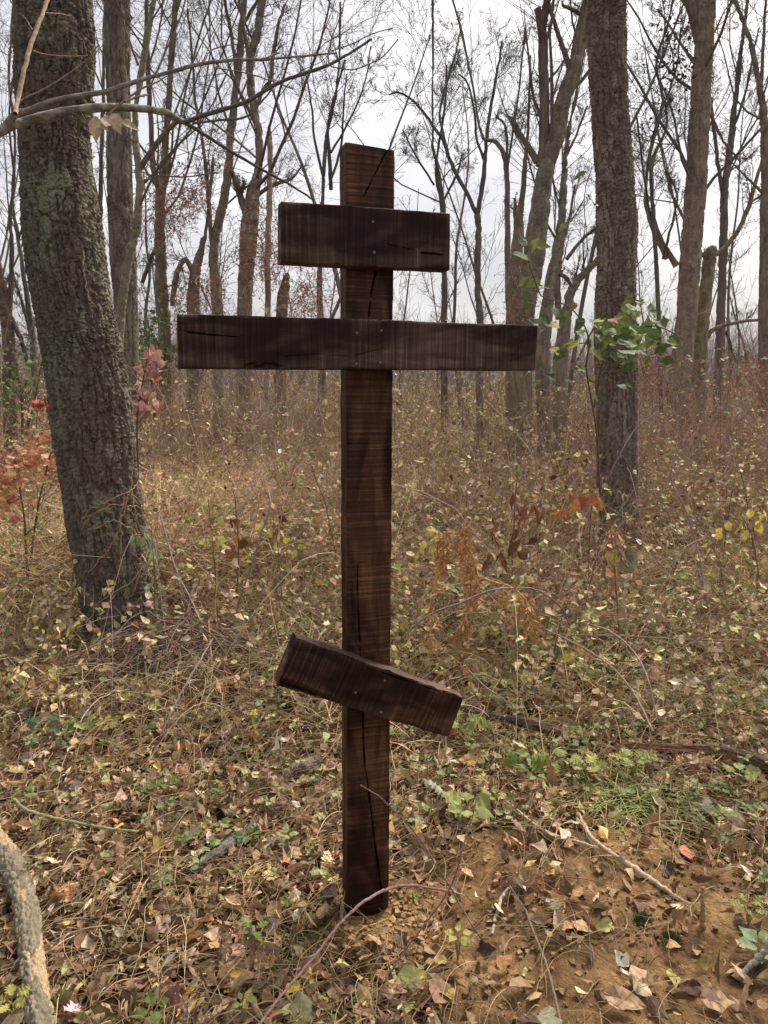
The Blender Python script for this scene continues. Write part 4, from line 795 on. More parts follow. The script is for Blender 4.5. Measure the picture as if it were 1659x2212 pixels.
# ------------------------------------------------------------------ orange dead fern-like plant
rootF = empty('dead_plant', (*PY(985, 1455, 3.55)[:2], 0), 'dried orange plant with shrivelled hanging fronds right of the post', 'dead plant')
fs = [[(927, 1440, 5), (930, 1380, 5), (937, 1286, 5), (950, 1215, 5), (962, 1160, 4), (966, 1150, 3)], [(983, 1470, 5), (985, 1440, 5), (991, 1379, 5), (1004, 1344, 5), (1018, 1290, 5), (1031, 1244, 5), (1018, 1200, 5), (1002, 1150, 4), (1006, 1120, 3)], [(1031, 1244, 5), (1070, 1258, 4), (1103, 1267, 4), (1130, 1290, 4), (1147, 1315, 3), (1157, 1340, 2)], [(966, 1150, 3), (990, 1150, 3), (1000, 1140, 2)]]
mb = MB(); ml = MB()
for k, st in enumerate(fs):
    a, r = pxpath(3.55, st, 26); tubes(mb, a[None], r[None], 6, np.array([(.60, .32, .12)]))
    m = [36, 80, 40, 4][k]; i = rng.integers(6, 26, m); p = a[i]+rng.normal(0, .012, (m, 3))
    K = 5; Q = np.empty((m, K, 3)); Q[:, 0] = p; d = rdir(m, .3)*.6+np.array([0, 0, -1.])
    Ln = rng.uniform(.04, .17, m)
    for kk in range(1, K): d = nrm(d+.25*rng.standard_normal((m, 3))+np.array([0, 0, -.5])); Q[:, kk] = Q[:, kk-1]+d*(Ln/(K-1))[:, None]
    c = pal([(.50, .27, .11), (.58, .35, .17), (.38, .20, .09)], [2, 2, 1], m); tubes(ml, Q, np.full((m, K), .0011), 3, c)
    for kk in range(1, K):
        leaves(ml, Q[:, kk], rdir(m, .5)+np.array([0, 0, -.9]), rdir(m), rng.uniform(.022, .055, m), c, 'la', .9, 1.0)
child(mb.build('stem', M_stick, None, True), rootF); child(ml.build('fronds', M_dead), rootF)
# plants with hanging brown leaves, seedlings
def hanging(lab, stems, lv, Y, cols, size, name='dead_plant', cat='dead plant', shape='la', m_=None):
    root = empty(name, (*PY(stems[0][0][0], stems[0][0][1], Y)[:2], 0), lab, cat)
    mb = MB()
    for st in stems:
        a, r = pxpath(Y, st, 20); tubes(mb, a[None], r[None], 5, np.array([(.20, .14, .09)]))
    child(mb.build('stem', M_stick, None, True), root)
    ml = MB(); A = np.array([PY(u+rng.normal(0, 4), v+rng.normal(0, 4), Y+rng.normal(0, .03)) for u, v in lv for _ in range(2)]); n = len(A)
    leaves(ml, A, rdir(n, .3)*.5+np.array([0, 0, -1.]), rdir(n), size*rng.uniform(.7, 1.3, n), pal(cols, [1]*len(cols), n), shape, .7, .4)
    child(ml.build('leaves', m_ or M_dead), root); return root
hanging('plant with drooping rusty-brown leaves behind the orange dead fern', [[(1105, 1350, 4), (1108, 1200, 4), (1112, 1090, 4), (1118, 1020, 3)], [(1112, 1120, 3), (1145, 1085, 3), (1170, 1100, 2)]], [(1110, 1060), (1115, 1085), (1112, 1110), (1117, 1140), (1138, 1095), (1150, 1090), (1170, 1100), (1060, 1125), (1065, 1150), (1080, 1190), (1060, 1195), (1120, 1170)], 4.2, [(.30, .11, .05), (.25, .10, .06), (.19, .08, .05)], .11)
hanging('sprig with rust-coloured and purple leaves in front of the plated trunk', [[(1340, 1400, 4), (1330, 1260, 4), (1322, 1180, 3), (1318, 1120, 2)]], [(1315, 1170), (1340, 1180), (1356, 1185), (1310, 1190), (1330, 1150), (1312, 1215), (1320, 1130), (1348, 1195)], 3.9, [(.42, .18, .06), (.30, .19, .15), (.45, .33, .10), (.24, .22, .15)], .085, shape='ov')
hanging('sprig with burnt-orange leaves beside the plated trunk base', [[(1270, 1250, 3), (1275, 1130, 3), (1280, 1060, 2)]], [(1235, 1068), (1250, 1075), (1280, 1070), (1286, 1078), (1222, 1105), (1205, 1100)], 4.6, [(.48, .17, .06), (.38, .14, .06), (.5, .30, .08)], .085, shape='ov')
hanging('stem with coppery leaves halfway between thick trunk and post', [[(512, 1290, 4), (515, 1180, 4), (510, 1100, 3), (505, 1060, 2)]], [(500, 1120), (515, 1140), (520, 1160), (505, 1175), (512, 1190), (598, 1130), (600, 1150), (605, 1110)], 4.3, [(.34, .15, .06), (.45, .25, .07), (.2, .07, .04)], .075, shape='ov')
hanging('pale green-leaved stem climbing at the foot of the thick trunk', [[(332, 1340, 4), (335, 1260, 4), (328, 1180, 3), (312, 1150, 3), (290, 1160, 2)]], [(283, 1162), (300, 1158), (318, 1150), (325, 1186), (340, 1190), (330, 1212), (342, 1220), (332, 1258), (350, 1262), (334, 1285), (322, 1170)], 3.75, [(.24, .32, .15), (.28, .36, .18)], .05, 'green_sprig', 'green plant', 'ov', M_leaf)
YG = [(.58, .52, .10), (.46, .46, .12), (.62, .50, .16)]
hanging('yellow-green leafed sprig left of the post at knee height', [[(470, 1330, 3), (462, 1200, 3), (450, 1080, 2)]], [(450, 1085), (465, 1095), (430, 1110), (480, 1120), (455, 1140), (440, 1165), (478, 1160)], 4.2, YG, .045, 'leafy_sprig', 'sprig', 'ov', M_leaf)
hanging('yellow bramble sprig close to the left side of the post', [[(610, 1300, 3), (600, 1180, 3), (590, 1120, 2)]], [(560, 1130), (575, 1145), (600, 1150), (620, 1165), (590, 1175), (640, 1180)], 3.9, YG, .045, 'leafy_sprig', 'sprig', 'ov', M_leaf)
hanging('bright yellow leaved sprig at the right edge', [[(1640, 1250, 3), (1625, 1160, 3), (1600, 1110, 2)]], [(1625, 1108), (1600, 1120), (1575, 1130), (1640, 1128), (1560, 1142), (1610, 1150), (1650, 1105)], 4.0, [(.62, .54, .08), (.56, .46, .12)], .055, 'leafy_sprig', 'sprig', 'ov', M_leaf)
hanging('yellow-green leaved sprig to the right of the post', [[(960, 1330, 3), (950, 1220, 3), (940, 1150, 2)]], [(930, 1140), (915, 1160), (950, 1150), (935, 1175), (960, 1185), (905, 1185)], 4.0, YG, .055, 'leafy_sprig', 'sprig', 'ov', M_leaf)
vines(1405, 800, 30, 45, 8.5, 240, 'orange dry fronds between plated and tall grey-brown trees')
vines(1620, 800, 45, 22, 8.5, 170, 'orange dry fronds near the right edge trunk')
SEED = []
def seedling(u, v, s, lab, col, n=5, h=.07, shape='mp', up=.35, name='seedling'):
    p = PZ(u, v, 0); z = float(gh(p[0], p[1])); p = PZ(u, v, z+h); base = p.copy(); base[2] = z
    root = empty(name, base, lab, 'green plant' if name == 'seedling' else 'plant', 'leafy seedlings on the forest floor')
    L = s/F*depth(p)*.55
    ms = MB(); ml = MB(); th = np.arange(n)*2*math.pi/n+random.uniform(0, 6); D = np.stack([np.cos(th), np.sin(th), np.full(n, up)+rng.normal(0, .15, n)], 1)
    tip = base+np.array([0, 0, h]); Q0 = tip+D*np.array([1, 1, .6])*L*.35
    tubes(ms, np.stack([np.repeat(base[None], n, 0), np.repeat(base[None], n, 0)*.4+Q0*.6+np.array([0, 0, .01]), Q0], 1), np.full((n, 3), .0013), 4, np.array([(.20, .22, .08)]))
    leaves(ml, Q0, D*np.array([1, 1, .3]), np.array([[0, -.4, 1.]])+.25*rdir(n), np.full(n, L)*rng.uniform(.8, 1.2, n), np.array(col)*rng.uniform(.8, 1.2, (n, 1)), shape, .25, .35)
    child(ms.build('stem', M_twig), root); child(ml.build('leaves', M_leaf), root)
G1 = (.15, .20, .04); G2 = (.24, .27, .07); G3 = (.10, .15, .04); G4 = (.33, .33, .09); G5 = (.07, .13, .055)
for a in [(1000, 1560, 90, 'pale lobed seedling right under the slanted footrest end', G2), (1010, 1745, 95, 'pale mottled green seedling growing just right of the post', G2), (1070, 1720, 50, 'small yellow-green seedling next to the pale mottled one', G4),
          (1075, 1465, 80, 'large lobed yellow-green leaf plant behind the footrest end', G4), (1205, 1640, 95, 'deeply cut bright green leaf plant above the soil mound', G1), (1262, 1655, 80, 'yellow-veined cut leaf plant at the top of the soil mound', G4), (1130, 1645, 80, 'bright green seedling between footrest and grass tuft', G1),
          (1090, 1520, 60, 'dark green seedling left of the grey lichened stick', G3), (1190, 1490, 60, 'fresh green seedling above the lichened stick', G2), (1470, 1250, 62, 'lone pale green three-leaved plant by the plated trunk', (.30, .42, .20)), (1345, 1330, 50, 'green seedling under the plated tree', G2), (1340, 1430, 60, 'yellow-green seedling beside the bleached canes', G4),
          (1250, 1590, 50, 'small seedling beside the long decaying log', G2), (1370, 1640, 70, 'spreading seedling in the long grass', G2), (1600, 1670, 70, 'cut-leaved seedling near the right edge', G2), (1555, 1700, 50, 'small dark seedling near the right edge', G3), (1620, 1960, 70, 'pale green trailing plant at the lower right edge', G2), (1650, 2050, 90, 'bluish green plant in the right lower corner', (.18, .26, .13)),
          (990, 2020, 60, 'pale yellow-green seedling in the front soil', G4), (893, 1930, 26, 'tiny bright green rosette by the post foot', G1), (545, 2010, 60, 'bright green torn-leaf seedling left of the post foot', G1), (525, 2165, 46, 'green cut leaves at the front edge', G2), (330, 2180, 70, 'green cut-leaf plant at the bottom edge, left', G1),
          (95, 1570, 80, 'dark glossy green leaf clump at left', G5), (175, 1560, 70, 'fresh green leafy clump right of the dark glossy one', G2), (230, 1565, 50, 'pale green seedling beside the leafy clump', G2), (300, 1500, 60, 'light green seedling on the mossy branch', G4), (360, 1690, 46, 'feathery green herb in the left litter', G1), (320, 1700, 40, 'small feathery herb in the left litter', G1),
          (395, 1810, 34, 'tiny bright herb by the weathered split wood', G1), (545, 1805, 34, 'single green sprout on the weathered split wood', G1), (675, 1825, 34, 'small herb sprig close to the post, left', G2), (640, 1360, 34, 'green rosette touching the raised end of the footrest', (.16, .30, .10)), (265, 1330, 70, 'greyish green leaf spray at the foot of the thick trunk', (.20, .26, .12)), (25, 2160, 70, 'yellow-green leaves in the lower left corner', G4),
          (620, 1945, 30, 'little green herb in front-left soil', G1), (1310, 1095, 50, 'green leafy sprout at the base of the plated trunk', G1), (130, 1190, 50, 'yellow-green sprout left of the thick trunk', G4)]:
    seedling(a[0], a[1], a[2]*.85, a[3], a[4], n=random.choice([4, 5, 5, 6]), shape=random.choice(['ct', 'ct', 'ov']), h=random.uniform(.04, .09))
# single notable leaves
def one_leaf(u, v, s, lab, col, ang, shape='ov', z=.03, name='fallen_leaf'):
    p = PZ(u, v, 0); p = PZ(u, v, float(gh(p[0], p[1]))+z); ml = MB(); D = np.array([[math.cos(ang), math.sin(ang), .05]]); L = s/F*depth(p)
    leaves(ml, (p-D[0]*L*.5)[None], D, np.array([[.1, -.55, 1.]]), np.array([L]), np.array([col]), shape, .2, .25)
    tag(ml.build(name, M_dead, None), lab, 'leaf', 'large fallen leaves on the floor')
for a in [(515, 2105, 100, 'large mottled yellow leaf lying front left of the post', (.50, .34, .08), 1.2), (890, 2110, 80, 'round olive-green leaf with spots at the front', (.20, .22, .07), .3), (1020, 1640, 58, 'orange-yellow leaf under the footrest end', (.46, .28, .10), 0), (870, 1677, 62, 'long pinkish brown leaf right of the post', (.36, .20, .12), -.2),
          (1485, 1838, 50, 'reddish leaf standing at the edge of the mound', (.46, .17, .11), 1.4), (210, 1365, 70, 'bright orange curled leaf before the thick trunk', (.55, .20, .08), .4), (328, 1850, 40, 'orange oval leaf in the left litter', (.50, .24, .09), 1.0), (635, 2130, 44, 'vivid yellow leaf fragment at the front', (.62, .42, .05), .9), (90, 1690, 56, 'dull yellow rounded leaf on the left litter', (.42, .32, .12), .1),
          (1090, 2075, 50, 'small rusty leaf scrap near the soil front', (.34, .16, .08), .8), (1380, 2100, 50, 'pale tan leaf at the front of the mound', (.42, .28, .18), .3), (1550, 2160, 70, 'broad tan leaf at the lower right', (.40, .27, .17), -.3), (960, 2130, 100, 'big crumpled brown leaf standing up at the front', (.26, .16, .10), 1.1), (1350, 1705, 60, 'rust-brown leaf in the grass', (.34, .17, .09), .2), (1410, 1785, 60, 'brown leaf at the grass edge', (.36, .20, .11), .5),
          (1350, 2160, 90, 'large flat tan leaf on the front soil', (.38, .25, .15), -.5), (1190, 1497, 50, 'pale curled underside leaf behind the brown log', (.55, .50, .42), .2), (1185, 2195, 90, 'greyish green lobed leaf at the bottom edge', (.24, .24, .16), 1.2), (660, 2185, 90, 'green-tan broad leaf at the bottom edge by the cane', (.24, .24, .13), .2), (560, 2080, 70, 'curled brown leaf behind the large yellow leaf', (.30, .18, .10), .1)]:
    one_leaf(a[0], a[1], a[2], a[3], a[4], a[5], 'ov' if a[3].find('lobed') < 0 else 'mp')
# ------------------------------------------------------------------ the soft stuff: litter, herbs, undergrowth
def wedge(n, y0, y1, p=1.0, xr=.60, xm=.5):
    y = y0+(y1-y0)*rng.random(n)**p; x = (rng.random(n)*2-1)*(xr*y+xm); return x, y
DRY = [(.34, .235, .135), (.45, .33, .205), (.28, .18, .10), (.15, .095, .055), (.58, .45, .29), (.48, .26, .11), (.56, .50, .41), (.56, .42, .13), (.34, .32, .13), (.08, .05, .035)]
WD = [6, 4, 5, 3.4, 2, 1.4, 1.1, .8, 1.3, 2.2]
def litter():
    mb = MB()
    for (n, y0, y1, s0, s1, sh, zz) in [(20000, 1.0, 3.6, .018, .062, 'ov', .03), (1500, 1.0, 3.6, .035, .07, 'ct', .03), (8000, 1.0, 3.4, .02, .055, 'la', .04), (16000, 3.3, 8, .03, .075, 'ov', .03)]:
        x, y = wedge(n, y0, y1, 1.15); pm = patch(x, y); k = (rng.random(n) > pm*(.97 if s1 > .05 and sh != 'ov' else .88)) & (np.hypot(x+.04, y-1.87) > .09); x = x[k]; y = y[k]; n = len(x)
        P = np.stack([x, y, gh(x, y)+rng.uniform(.003, zz, n)], 1)
        D = rdir(n, .42); N_ = rdir(n, .6)*.95+np.array([0, 0, .9])
        leaves(mb, P, D, N_, rng.uniform(s0, s1, n), pal(DRY, WD, n, .3), sh, .6, .8)
    tag(mb.build('leaf_litter', M_dead), 'carpet of curled brown fallen leaves', 'leaf litter', kind='stuff')
litter()
def strands():
    mb = MB()
    for (n, y0, y1, L0, L1, r, arch) in [(11000, 1.0, 3.3, .06, .36, .0008, .045), (4500, 3.0, 6.5, .15, .6, .0013, .16)]:
        x, y = wedge(n, y0, y1, 1.1); k = (rng.random(n) > patch(x, y)*.86) & (np.hypot(x+.04, y-1.87) > .10); x = x[k]; y = y[k]; n = len(x)
        K = 9; L = rng.uniform(L0, L1, n); th = rng.uniform(0, 2*math.pi, n); cur = rng.normal(0, .22, n)
        P = np.empty((n, K, 3)); z0 = rng.uniform(.004, .02, n); am = rng.uniform(0, arch, n)
        px, py = x.copy(), y.copy()
        for kk in range(K):
            P[:, kk, 0] = px; P[:, kk, 1] = py
            th = th+cur*.6+rng.normal(0, .16, n); px = px+np.cos(th)*L/K; py = py+np.sin(th)*L/K
        t = np.linspace(0, 1, K)
        P[..., 2] = gh(P[..., 0], P[..., 1])+z0[:, None]+am[:, None]*np.sin(t*math.pi)[None]
        tubes(mb, P, np.full((n, K), 1.)*(r*rng.uniform(.6, 1.6, n))[:, None], 3, pal([(.50, .34, .17), (.36, .24, .13), (.58, .44, .25), (.20, .13, .09), (.40, .37, .16), (.30, .23, .20)], [4, 4, 3, 2, 1, 1], n))
    tag(mb.build('dead_strands', M_twig), 'mat of thin dry vines and twigs over the leaf litter', 'dry twigs', kind='stuff')
strands()
def crumbs():
    mb = MB(); n = 9000
    x = np.concatenate([rng.uniform(-.45, 1.35, n*2-900), rng.uniform(-.25, .17, 900)]); y = np.concatenate([rng.uniform(1.2, 2.5, n*2-900), rng.uniform(1.68, 2.05, 900)]); k = rng.random(n*2) < patch(x, y)*(.35+.65*sstep(-.3, .5, fbm(P3(x, y, 4), 41, 2))); k |= (np.hypot(x+.04, y-1.87) < .21) & (rng.random(n*2) < .95); x = x[k]; y = y[k]; n = len(x)
    s = .0014+.011*rng.random(n)**np.where(np.hypot(x+.04, y-1.87) < .21, 5.0, 7)
    cube = np.array([[-1, -1, -1], [1, -1, -1], [1, 1, -1], [-1, 1, -1], [-1, -1, 1], [1, -1, 1], [1, 1, 1], [-1, 1, 1]], float)*.62
    fq = np.array([[0, 3, 2, 1], [4, 5, 6, 7], [0, 1, 5, 4], [1, 2, 6, 5], [2, 3, 7, 6], [3, 0, 4, 7]])
    V = cube[None]*(1+.35*rng.standard_normal((n, 8, 3)))*s[:, None, None]
    a = rng.uniform(0, 6.28, n); ca, sa = np.cos(a)[:, None], np.sin(a)[:, None]
    V = np.stack([V[..., 0]*ca-V[..., 1]*sa, V[..., 0]*sa+V[..., 1]*ca, V[..., 2]*.8], -1)+np.stack([x, y, gh(x, y)+s*.4], 1)[:, None]
    br_ = sstep(-.4, .4, fbm(P3(x, y, 4.5), 51, 2))[:, None]
    C = (np.array([.16, .10, .05])*(1-br_)+np.array([.30, .19, .09])*br_)*rng.uniform(.6, 1.2, (n, 1))
    mb.add(V, fq[None]+(np.arange(n)*8)[:, None, None], np.repeat(C, 8, 0))
    tag(mb.build('soil_crumbs', M_stick, None, False), 'loose crumbs of ochre soil on the mound', 'soil', kind='stuff')
crumbs()
GRN = [(.15, .20, .07), (.22, .26, .10), (.32, .33, .15), (.11, .15, .06), (.42, .40, .18)]
def herbs():
    mb = MB()
    n = 3800; x, y = wedge(n, 1.9, 7.0, 1.0); dens = (.35+.65*sstep(-.2, .8, x))*(.55+.6*vnoise(P3(x, y, 1.5), 61))+.1
    k = (rng.random(n) < dens) & (patch(x, y) < .3); x = x[k]; y = y[k]; n = len(x); h = rng.uniform(.015, .10, n)*(1+.25*(y-2)); z = gh(x, y)
    m = 4
    P = np.repeat(np.stack([x, y, z+h], 1), m, 0); D = rdir(n*m, .35); L = np.repeat(rng.uniform(.014, .038, n), m)
    C = np.repeat(pal(GRN, [4, 4, 3, 3, 1.5], n), m, 0)
    leaves(mb, P+D*L[:, None]*.2, D, np.array([0, -.2, 1.])+.3*rdir(n*m), L, C, 'ov', .25, .3)
    tubes(mb, np.stack([np.stack([x, y, z], 1), np.stack([x, y, z+h], 1)], 1), np.full((n, 2), .0011), 3, np.array([(.20, .22, .09)]))
    tag(mb.build('ground_herbs', M_leaf), 'low green herb leaves scattered through the litter', 'herbs', kind='stuff')
herbs()
def grass():
    def blades(mb, cx, cy, rx, ry, n, L0, L1, cols, K=6, w=.0028, droop=.55):
        x = cx+rx*rng.normal(0, .5, n); y = cy+ry*rng.normal(0, .5, n)
        L = rng.uniform(L0, L1, n); th = rng.uniform(0, 2*math.pi, n); d = np.stack([np.cos(th)*.55, np.sin(th)*.55, np.ones(n)], 1); d = nrm(d)
        P = np.empty((n, K, 3)); P[:, 0] = np.stack([x, y, gh(x, y)-.003], 1)
        for k in range(1, K):
            d = nrm(d+np.stack([np.cos(th)*droop*.5, np.sin(th)*droop*.5, np.full(n, -droop*.55)], 1)+.06*rng.standard_normal((n, 3))); P[:, k] = P[:, k-1]+d*(L/(K-1))[:, None]
            P[:, k, 2] = np.maximum(P[:, k, 2], gh(P[:, k, 0], P[:, k, 1])+.004)
        S = np.stack([-np.sin(th), np.cos(th), np.zeros(n)], 1)[:, None]*(w*np.linspace(1, .15, K))[None, :, None]
        V = np.stack([P-S, P+S], 2).reshape(n, K*2, 3); k = np.arange(K-1)*2
        f = np.stack([k, k+1, k+3, k+2], -1)[None]+(np.arange(n)*K*2)[:, None, None]
        mb.add(V, f, np.repeat(pal(cols, [1]*len(cols), n), K*2, 0))
    g = [(.13, .19, .04), (.20, .25, .06), (.30, .31, .10)]
    for lab, u, v, rx, ry, n, L0, L1 in [('lush green grass tuft at the back edge of the soil mound', 1360, 1740, .22, .16, 480, .10, .28), ('grass tuft beside the brown log under the footrest', 1090, 1610, .20, .10, 160, .08, .18), ('thin grass tuft near the bottom edge left of the cane', 610, 2060, .10, .06, 90, .06, .13), ('grass clump in the herbs at the far right', 1600, 1520, .5, .25, 420, .12, .30), ('grass blades at the bottom edge of the photo', 720, 2190, .10, .05, 60, .10, .2)]:
        p = PZ(u, v); mb = MB(); blades(mb, p[0], p[1], rx, ry, n, L0, L1, g); tag(mb.build('grass_tuft', M_leaf), lab, 'grass', kind='stuff')
    mb = MB()   # tall tan dead grass at the left middle
    for u, Y, n, rx in [(430, 6.8, 1500, .8), (540, 7.6, 1500, .8), (340, 5.4, 500, .35), (650, 8.2, 1000, .7), (90, 5.2, 500, .45), (880, 8.5, 700, 1.0), (1500, 9, 900, 1.3)]:
        p = PY(u, 1000, Y); blades(mb, p[0], p[1], rx, .9, n, .6, 1.6 if u < 700 else 1.25, [(.60, .44, .24), (.68, .54, .33), (.44, .29, .15)], 7, .0052, .26)
    tag(mb.build('tall_dry_grass', M_dead), 'tall bleached dry grass behind the thick trunk and under the main crossbar arm', 'dry grass', kind='stuff')
    mb = MB()
    for _ in range(130):
        y = random.uniform(3.0, 10); x = random.uniform(-1, 1)*(.58*y+.3); blades(mb, x, y, .25, .25, 45, .12, .3+.07*y, [(.56, .42, .23), (.44, .31, .17), (.32, .32, .13)], 6, .0032, .35)
    tag(mb.build('dry_grass', M_dead), 'dry grass blades scattered in the undergrowth', 'dry grass', kind='stuff')
grass()
UG = [(.58, .39, .21), (.70, .52, .31), (.42, .26, .14), (.50, .42, .17), (.34, .36, .14), (.22, .26, .10), (.32, .20, .17), (.74, .67, .55), (.52, .27, .11), (.52, .46, .17), (.10, .06, .04)]
UW = [7, 8, 4, 3.4, 2.4, 1.2, 3.0, 2.4, 1.6, 2.0, 3.2]
def hmax(x, y):
    b = np.interp(y, [2.6, 3.2, 4, 5, 6.5, 9, 14, 60], [.06, .26, .56, .90, 1.20, 1.42, 1.48, 1.5])
    return b*(1+.30*fbm(P3(x, y, .8), 81, 2)+.34*vnoise(P3(x, y, 1.9), 82))
def undergrowth(name, lab, n, y0, y1, p, lper, ls, rr, far=False, sides=3):
    ms = MB(); ml = MB(); nb = max(8, n//26); bx, by = wedge(nb, y0, y1, p, .68, 1.3); bi = rng.integers(0, nb, n)
    bs = rng.uniform(.08, .27, nb)*(1+.03*by); bh = rng.uniform(.40, 1.35, nb); bc = rng.integers(0, 6, nb)
    x = bx[bi]+rng.normal(0, 1, n)*bs[bi]; y = by[bi]+rng.normal(0, 1, n)*bs[bi]; fr_ = rng.random(n) < .12; xx, yy = wedge(n, y0, y1, p, .68, 1.3); x = np.where(fr_, xx, x); y = np.where(fr_, yy, y)
    k = (rng.random(n) < .68+.75*vnoise(P3(x, y, 1.3), 83)) & (patch(x, y) < .2)
    k &= ~((np.abs(x) < .62) & (y < 3.0)) ; x = x[k]; y = y[k]; bi = bi[k]; fr_ = fr_[k]; n = len(x)
    H = hmax(x, y)*rng.uniform(.45, 1.05, n)*np.where(fr_, .8, bh[bi]); K = 6; z = gh(x, y)
    P = np.empty((n, K, 3)); P[:, 0] = np.stack([x, y, z-.02], 1); th = rng.uniform(0, 6.28, n); lean = rng.uniform(.1, .8, n)
    d = nrm(np.stack([np.cos(th)*lean, np.sin(th)*lean, np.ones(n)], 1)); dr = rng.uniform(0, .34, n)
    for k in range(1, K):
        d = nrm(d+np.stack([np.cos(th)*dr, np.sin(th)*dr, -dr*.9], 1)+.12*rng.standard_normal((n, 3))); P[:, k] = P[:, k-1]+d*(H*1.25/(K-1))[:, None]
    sc_ = np.maximum(1, y/8)
    R = (rr*rng.uniform(.6, 1.5, n)*sc_)[:, None]*np.linspace(1, .45, K)[None]
    SC = [(.50, .33, .18), (.66, .48, .27), (.26, .16, .12), (.34, .21, .17), (.70, .57, .41)]
    tubes(ms, P, R, sides, pal(SC, [4, 3, 3, 2, 1], n))
    P1, R1 = spawn(P, R, 2 if far else 3, 4, .45, .8, .25, 0, .25, .7, rr*.5); tubes(ms, P1, R1, 3, pal(SC, [4, 3, 3, 2, 1], len(P1)))
    m = int(len(P1)*lper); i = rng.integers(0, len(P1), m); kk = rng.integers(1, 4, m); Q = P1[i, kk]+rng.normal(0, .008, (m, 3))
    grp = vnoise(P3(Q[:, 0], Q[:, 1], 1.1), 91)
    C = pal(UG, UW, m, .22); gm = grp > .25; nz = int(gm.sum()); C[gm] = pal([(.54, .47, .13), (.40, .38, .14), (.50, .38, .20), (.26, .29, .11)], [3, 2, 3, 1.4], nz)
    par = bi[i//(2 if far else 3)]; BP = [([(.62, .45, .26), (.74, .58, .37), (.44, .29, .16)], 0), ([(.50, .45, .17), (.38, .38, .14), (.26, .30, .12), (.60, .49, .24)], 1), ([(.42, .27, .20), (.32, .19, .15), (.54, .38, .30)], 2), ([(.70, .60, .45), (.52, .40, .28), (.60, .46, .26)], 3)]
    for cols_, q_ in BP:
        mk = (bc[par] == q_) & (rng.random(m) < .75); C[mk] = pal(cols_, [1]*len(cols_), int(mk.sum()), .22)
    low = (Q[:, 2] < .35*hmax(Q[:, 0], Q[:, 1])) & (rng.random(m) < .46); C[low] = pal(GRN, [3, 3, 2, 3, 1], int(low.sum()))
    L = ls*rng.uniform(.5, 1.4, m)*np.maximum(1, Q[:, 1]/9)
    D = rdir(m, .7)+np.array([0, 0, -.3])
    if far: qleaves(ml, Q, D, rdir(m)+np.array([0, -.3, .5]), L, C)
    else: leaves(ml, Q, D, rdir(m)+np.array([0, -.2, .7]), L, C, 'ov', .5, .7)
    for a in ml.V: ms.add(a, np.zeros((0, 4), int), np.zeros((len(a), 3)))
    base = ms.n-ml.n
    ms.C[-len(ml.C):] = ml.C; ms.F[-len(ml.F):] = [f for f in []] or ms.F[-len(ml.F):]
    off = base; fs = [f+base for f in ml.F]; ms.F = ms.F[:-len(ml.F)]+fs
    return tag(ms.build(name, M_dead), lab, 'undergrowth', kind='stuff')
undergrowth('undergrowth', 'tangle of dry stems and yellowing leaves in front of the trees', 7400, 3.0, 7.0, 1.0, 1.5, .043, .0019)
undergrowth('undergrowth', 'waist-high dry thicket between the middle trees', 12500, 6.5, 15, 1.0, 1.7, .043, .0024)
undergrowth('undergrowth', 'brown undergrowth stretching far back under the woods', 15000, 14, 55, 1.25, 2.2, .050, .0026, far=True)
def arches(n, y0, y1, lab, lf=5):
    mb = MB(); x, y = wedge(n, y0, y1, 1.0); k = (patch(x, y) < .2) & ~((np.abs(x) < .6) & (y < 3.2)); x = x[k]; y = y[k]; n = len(x)
    K = 12; L = rng.uniform(.5, 2.0, n)*np.clip(hmax(x, y)*1.6, .3, 1.3); th = rng.uniform(0, 6.28, n); t = np.linspace(0, 1, K)
    hh = hmax(x, y)*rng.uniform(.4, 1.25, n); asym = rng.uniform(.8, 1.8, n)
    P = np.empty((n, K, 3)); w = rng.normal(0, .25, n)
    a = th[:, None]+w[:, None]*t*2; P[..., 0] = x[:, None]+np.cumsum(np.cos(a), 1)*L[:, None]/K; P[..., 1] = y[:, None]+np.cumsum(np.sin(a), 1)*L[:, None]/K
    P[..., 2] = gh(P[..., 0], P[..., 1])+hh[:, None]*np.sin(np.clip(t[None]**asym[:, None], 0, 1)*math.pi*.93)+.01*rng.standard_normal((n, K))
    tubes(mb, P, (rng.uniform(.0014, .0030, n)*np.maximum(1, y/9))[:, None]*np.linspace(1.2, .5, K)[None], 4, pal([(.26, .16, .16), (.34, .28, .30), (.22, .13, .09), (.40, .32, .24)], [4, 2, 3, 2], n))
    nl = lf*n; i = rng.integers(0, n, nl); kk = rng.integers(2, K, nl); Q = P[i, kk]+rng.normal(0, .012, (nl, 3)); keep = (Q[:, 2] > gh(Q[:, 0], Q[:, 1])+.03) & (vnoise(P3(Q[:, 0], Q[:, 1], 1.2), 97) > -.12); Q = Q[keep]; nl = len(Q)
    for _ in range(3):
        leaves(mb, Q, rdir(nl, .5)+np.array([0, 0, -.25]), rdir(nl)*.6+np.array([0, -.3, .9]), rng.uniform(.022, .050, nl)*np.maximum(1, Q[:, 1]/9), pal([(.48, .45, .15), (.34, .36, .13), (.54, .43, .19), (.22, .28, .10), (.56, .44, .29), (.50, .28, .12)], [2, 3, 2, 3, 3, 1], nl), 'ov', .4, .5)
    tag(mb.build('bramble_tangle', M_dead), lab, 'brambles', kind='stuff')
arches(420, 2.9, 8, 'arching purple-brown bramble canes through the nearer undergrowth')
arches(600, 7, 20, 'arching bramble canes through the farther undergrowth', 6)
brush('thicket', 'reddish brown bramble mound below the tall grey-brown tree', 420, 7.5, 11, .8, 1.7, [(.36, .22, .18), (.42, .29, .22), (.30, .20, .17)], x0=2.6, x1=6.5, per=6)
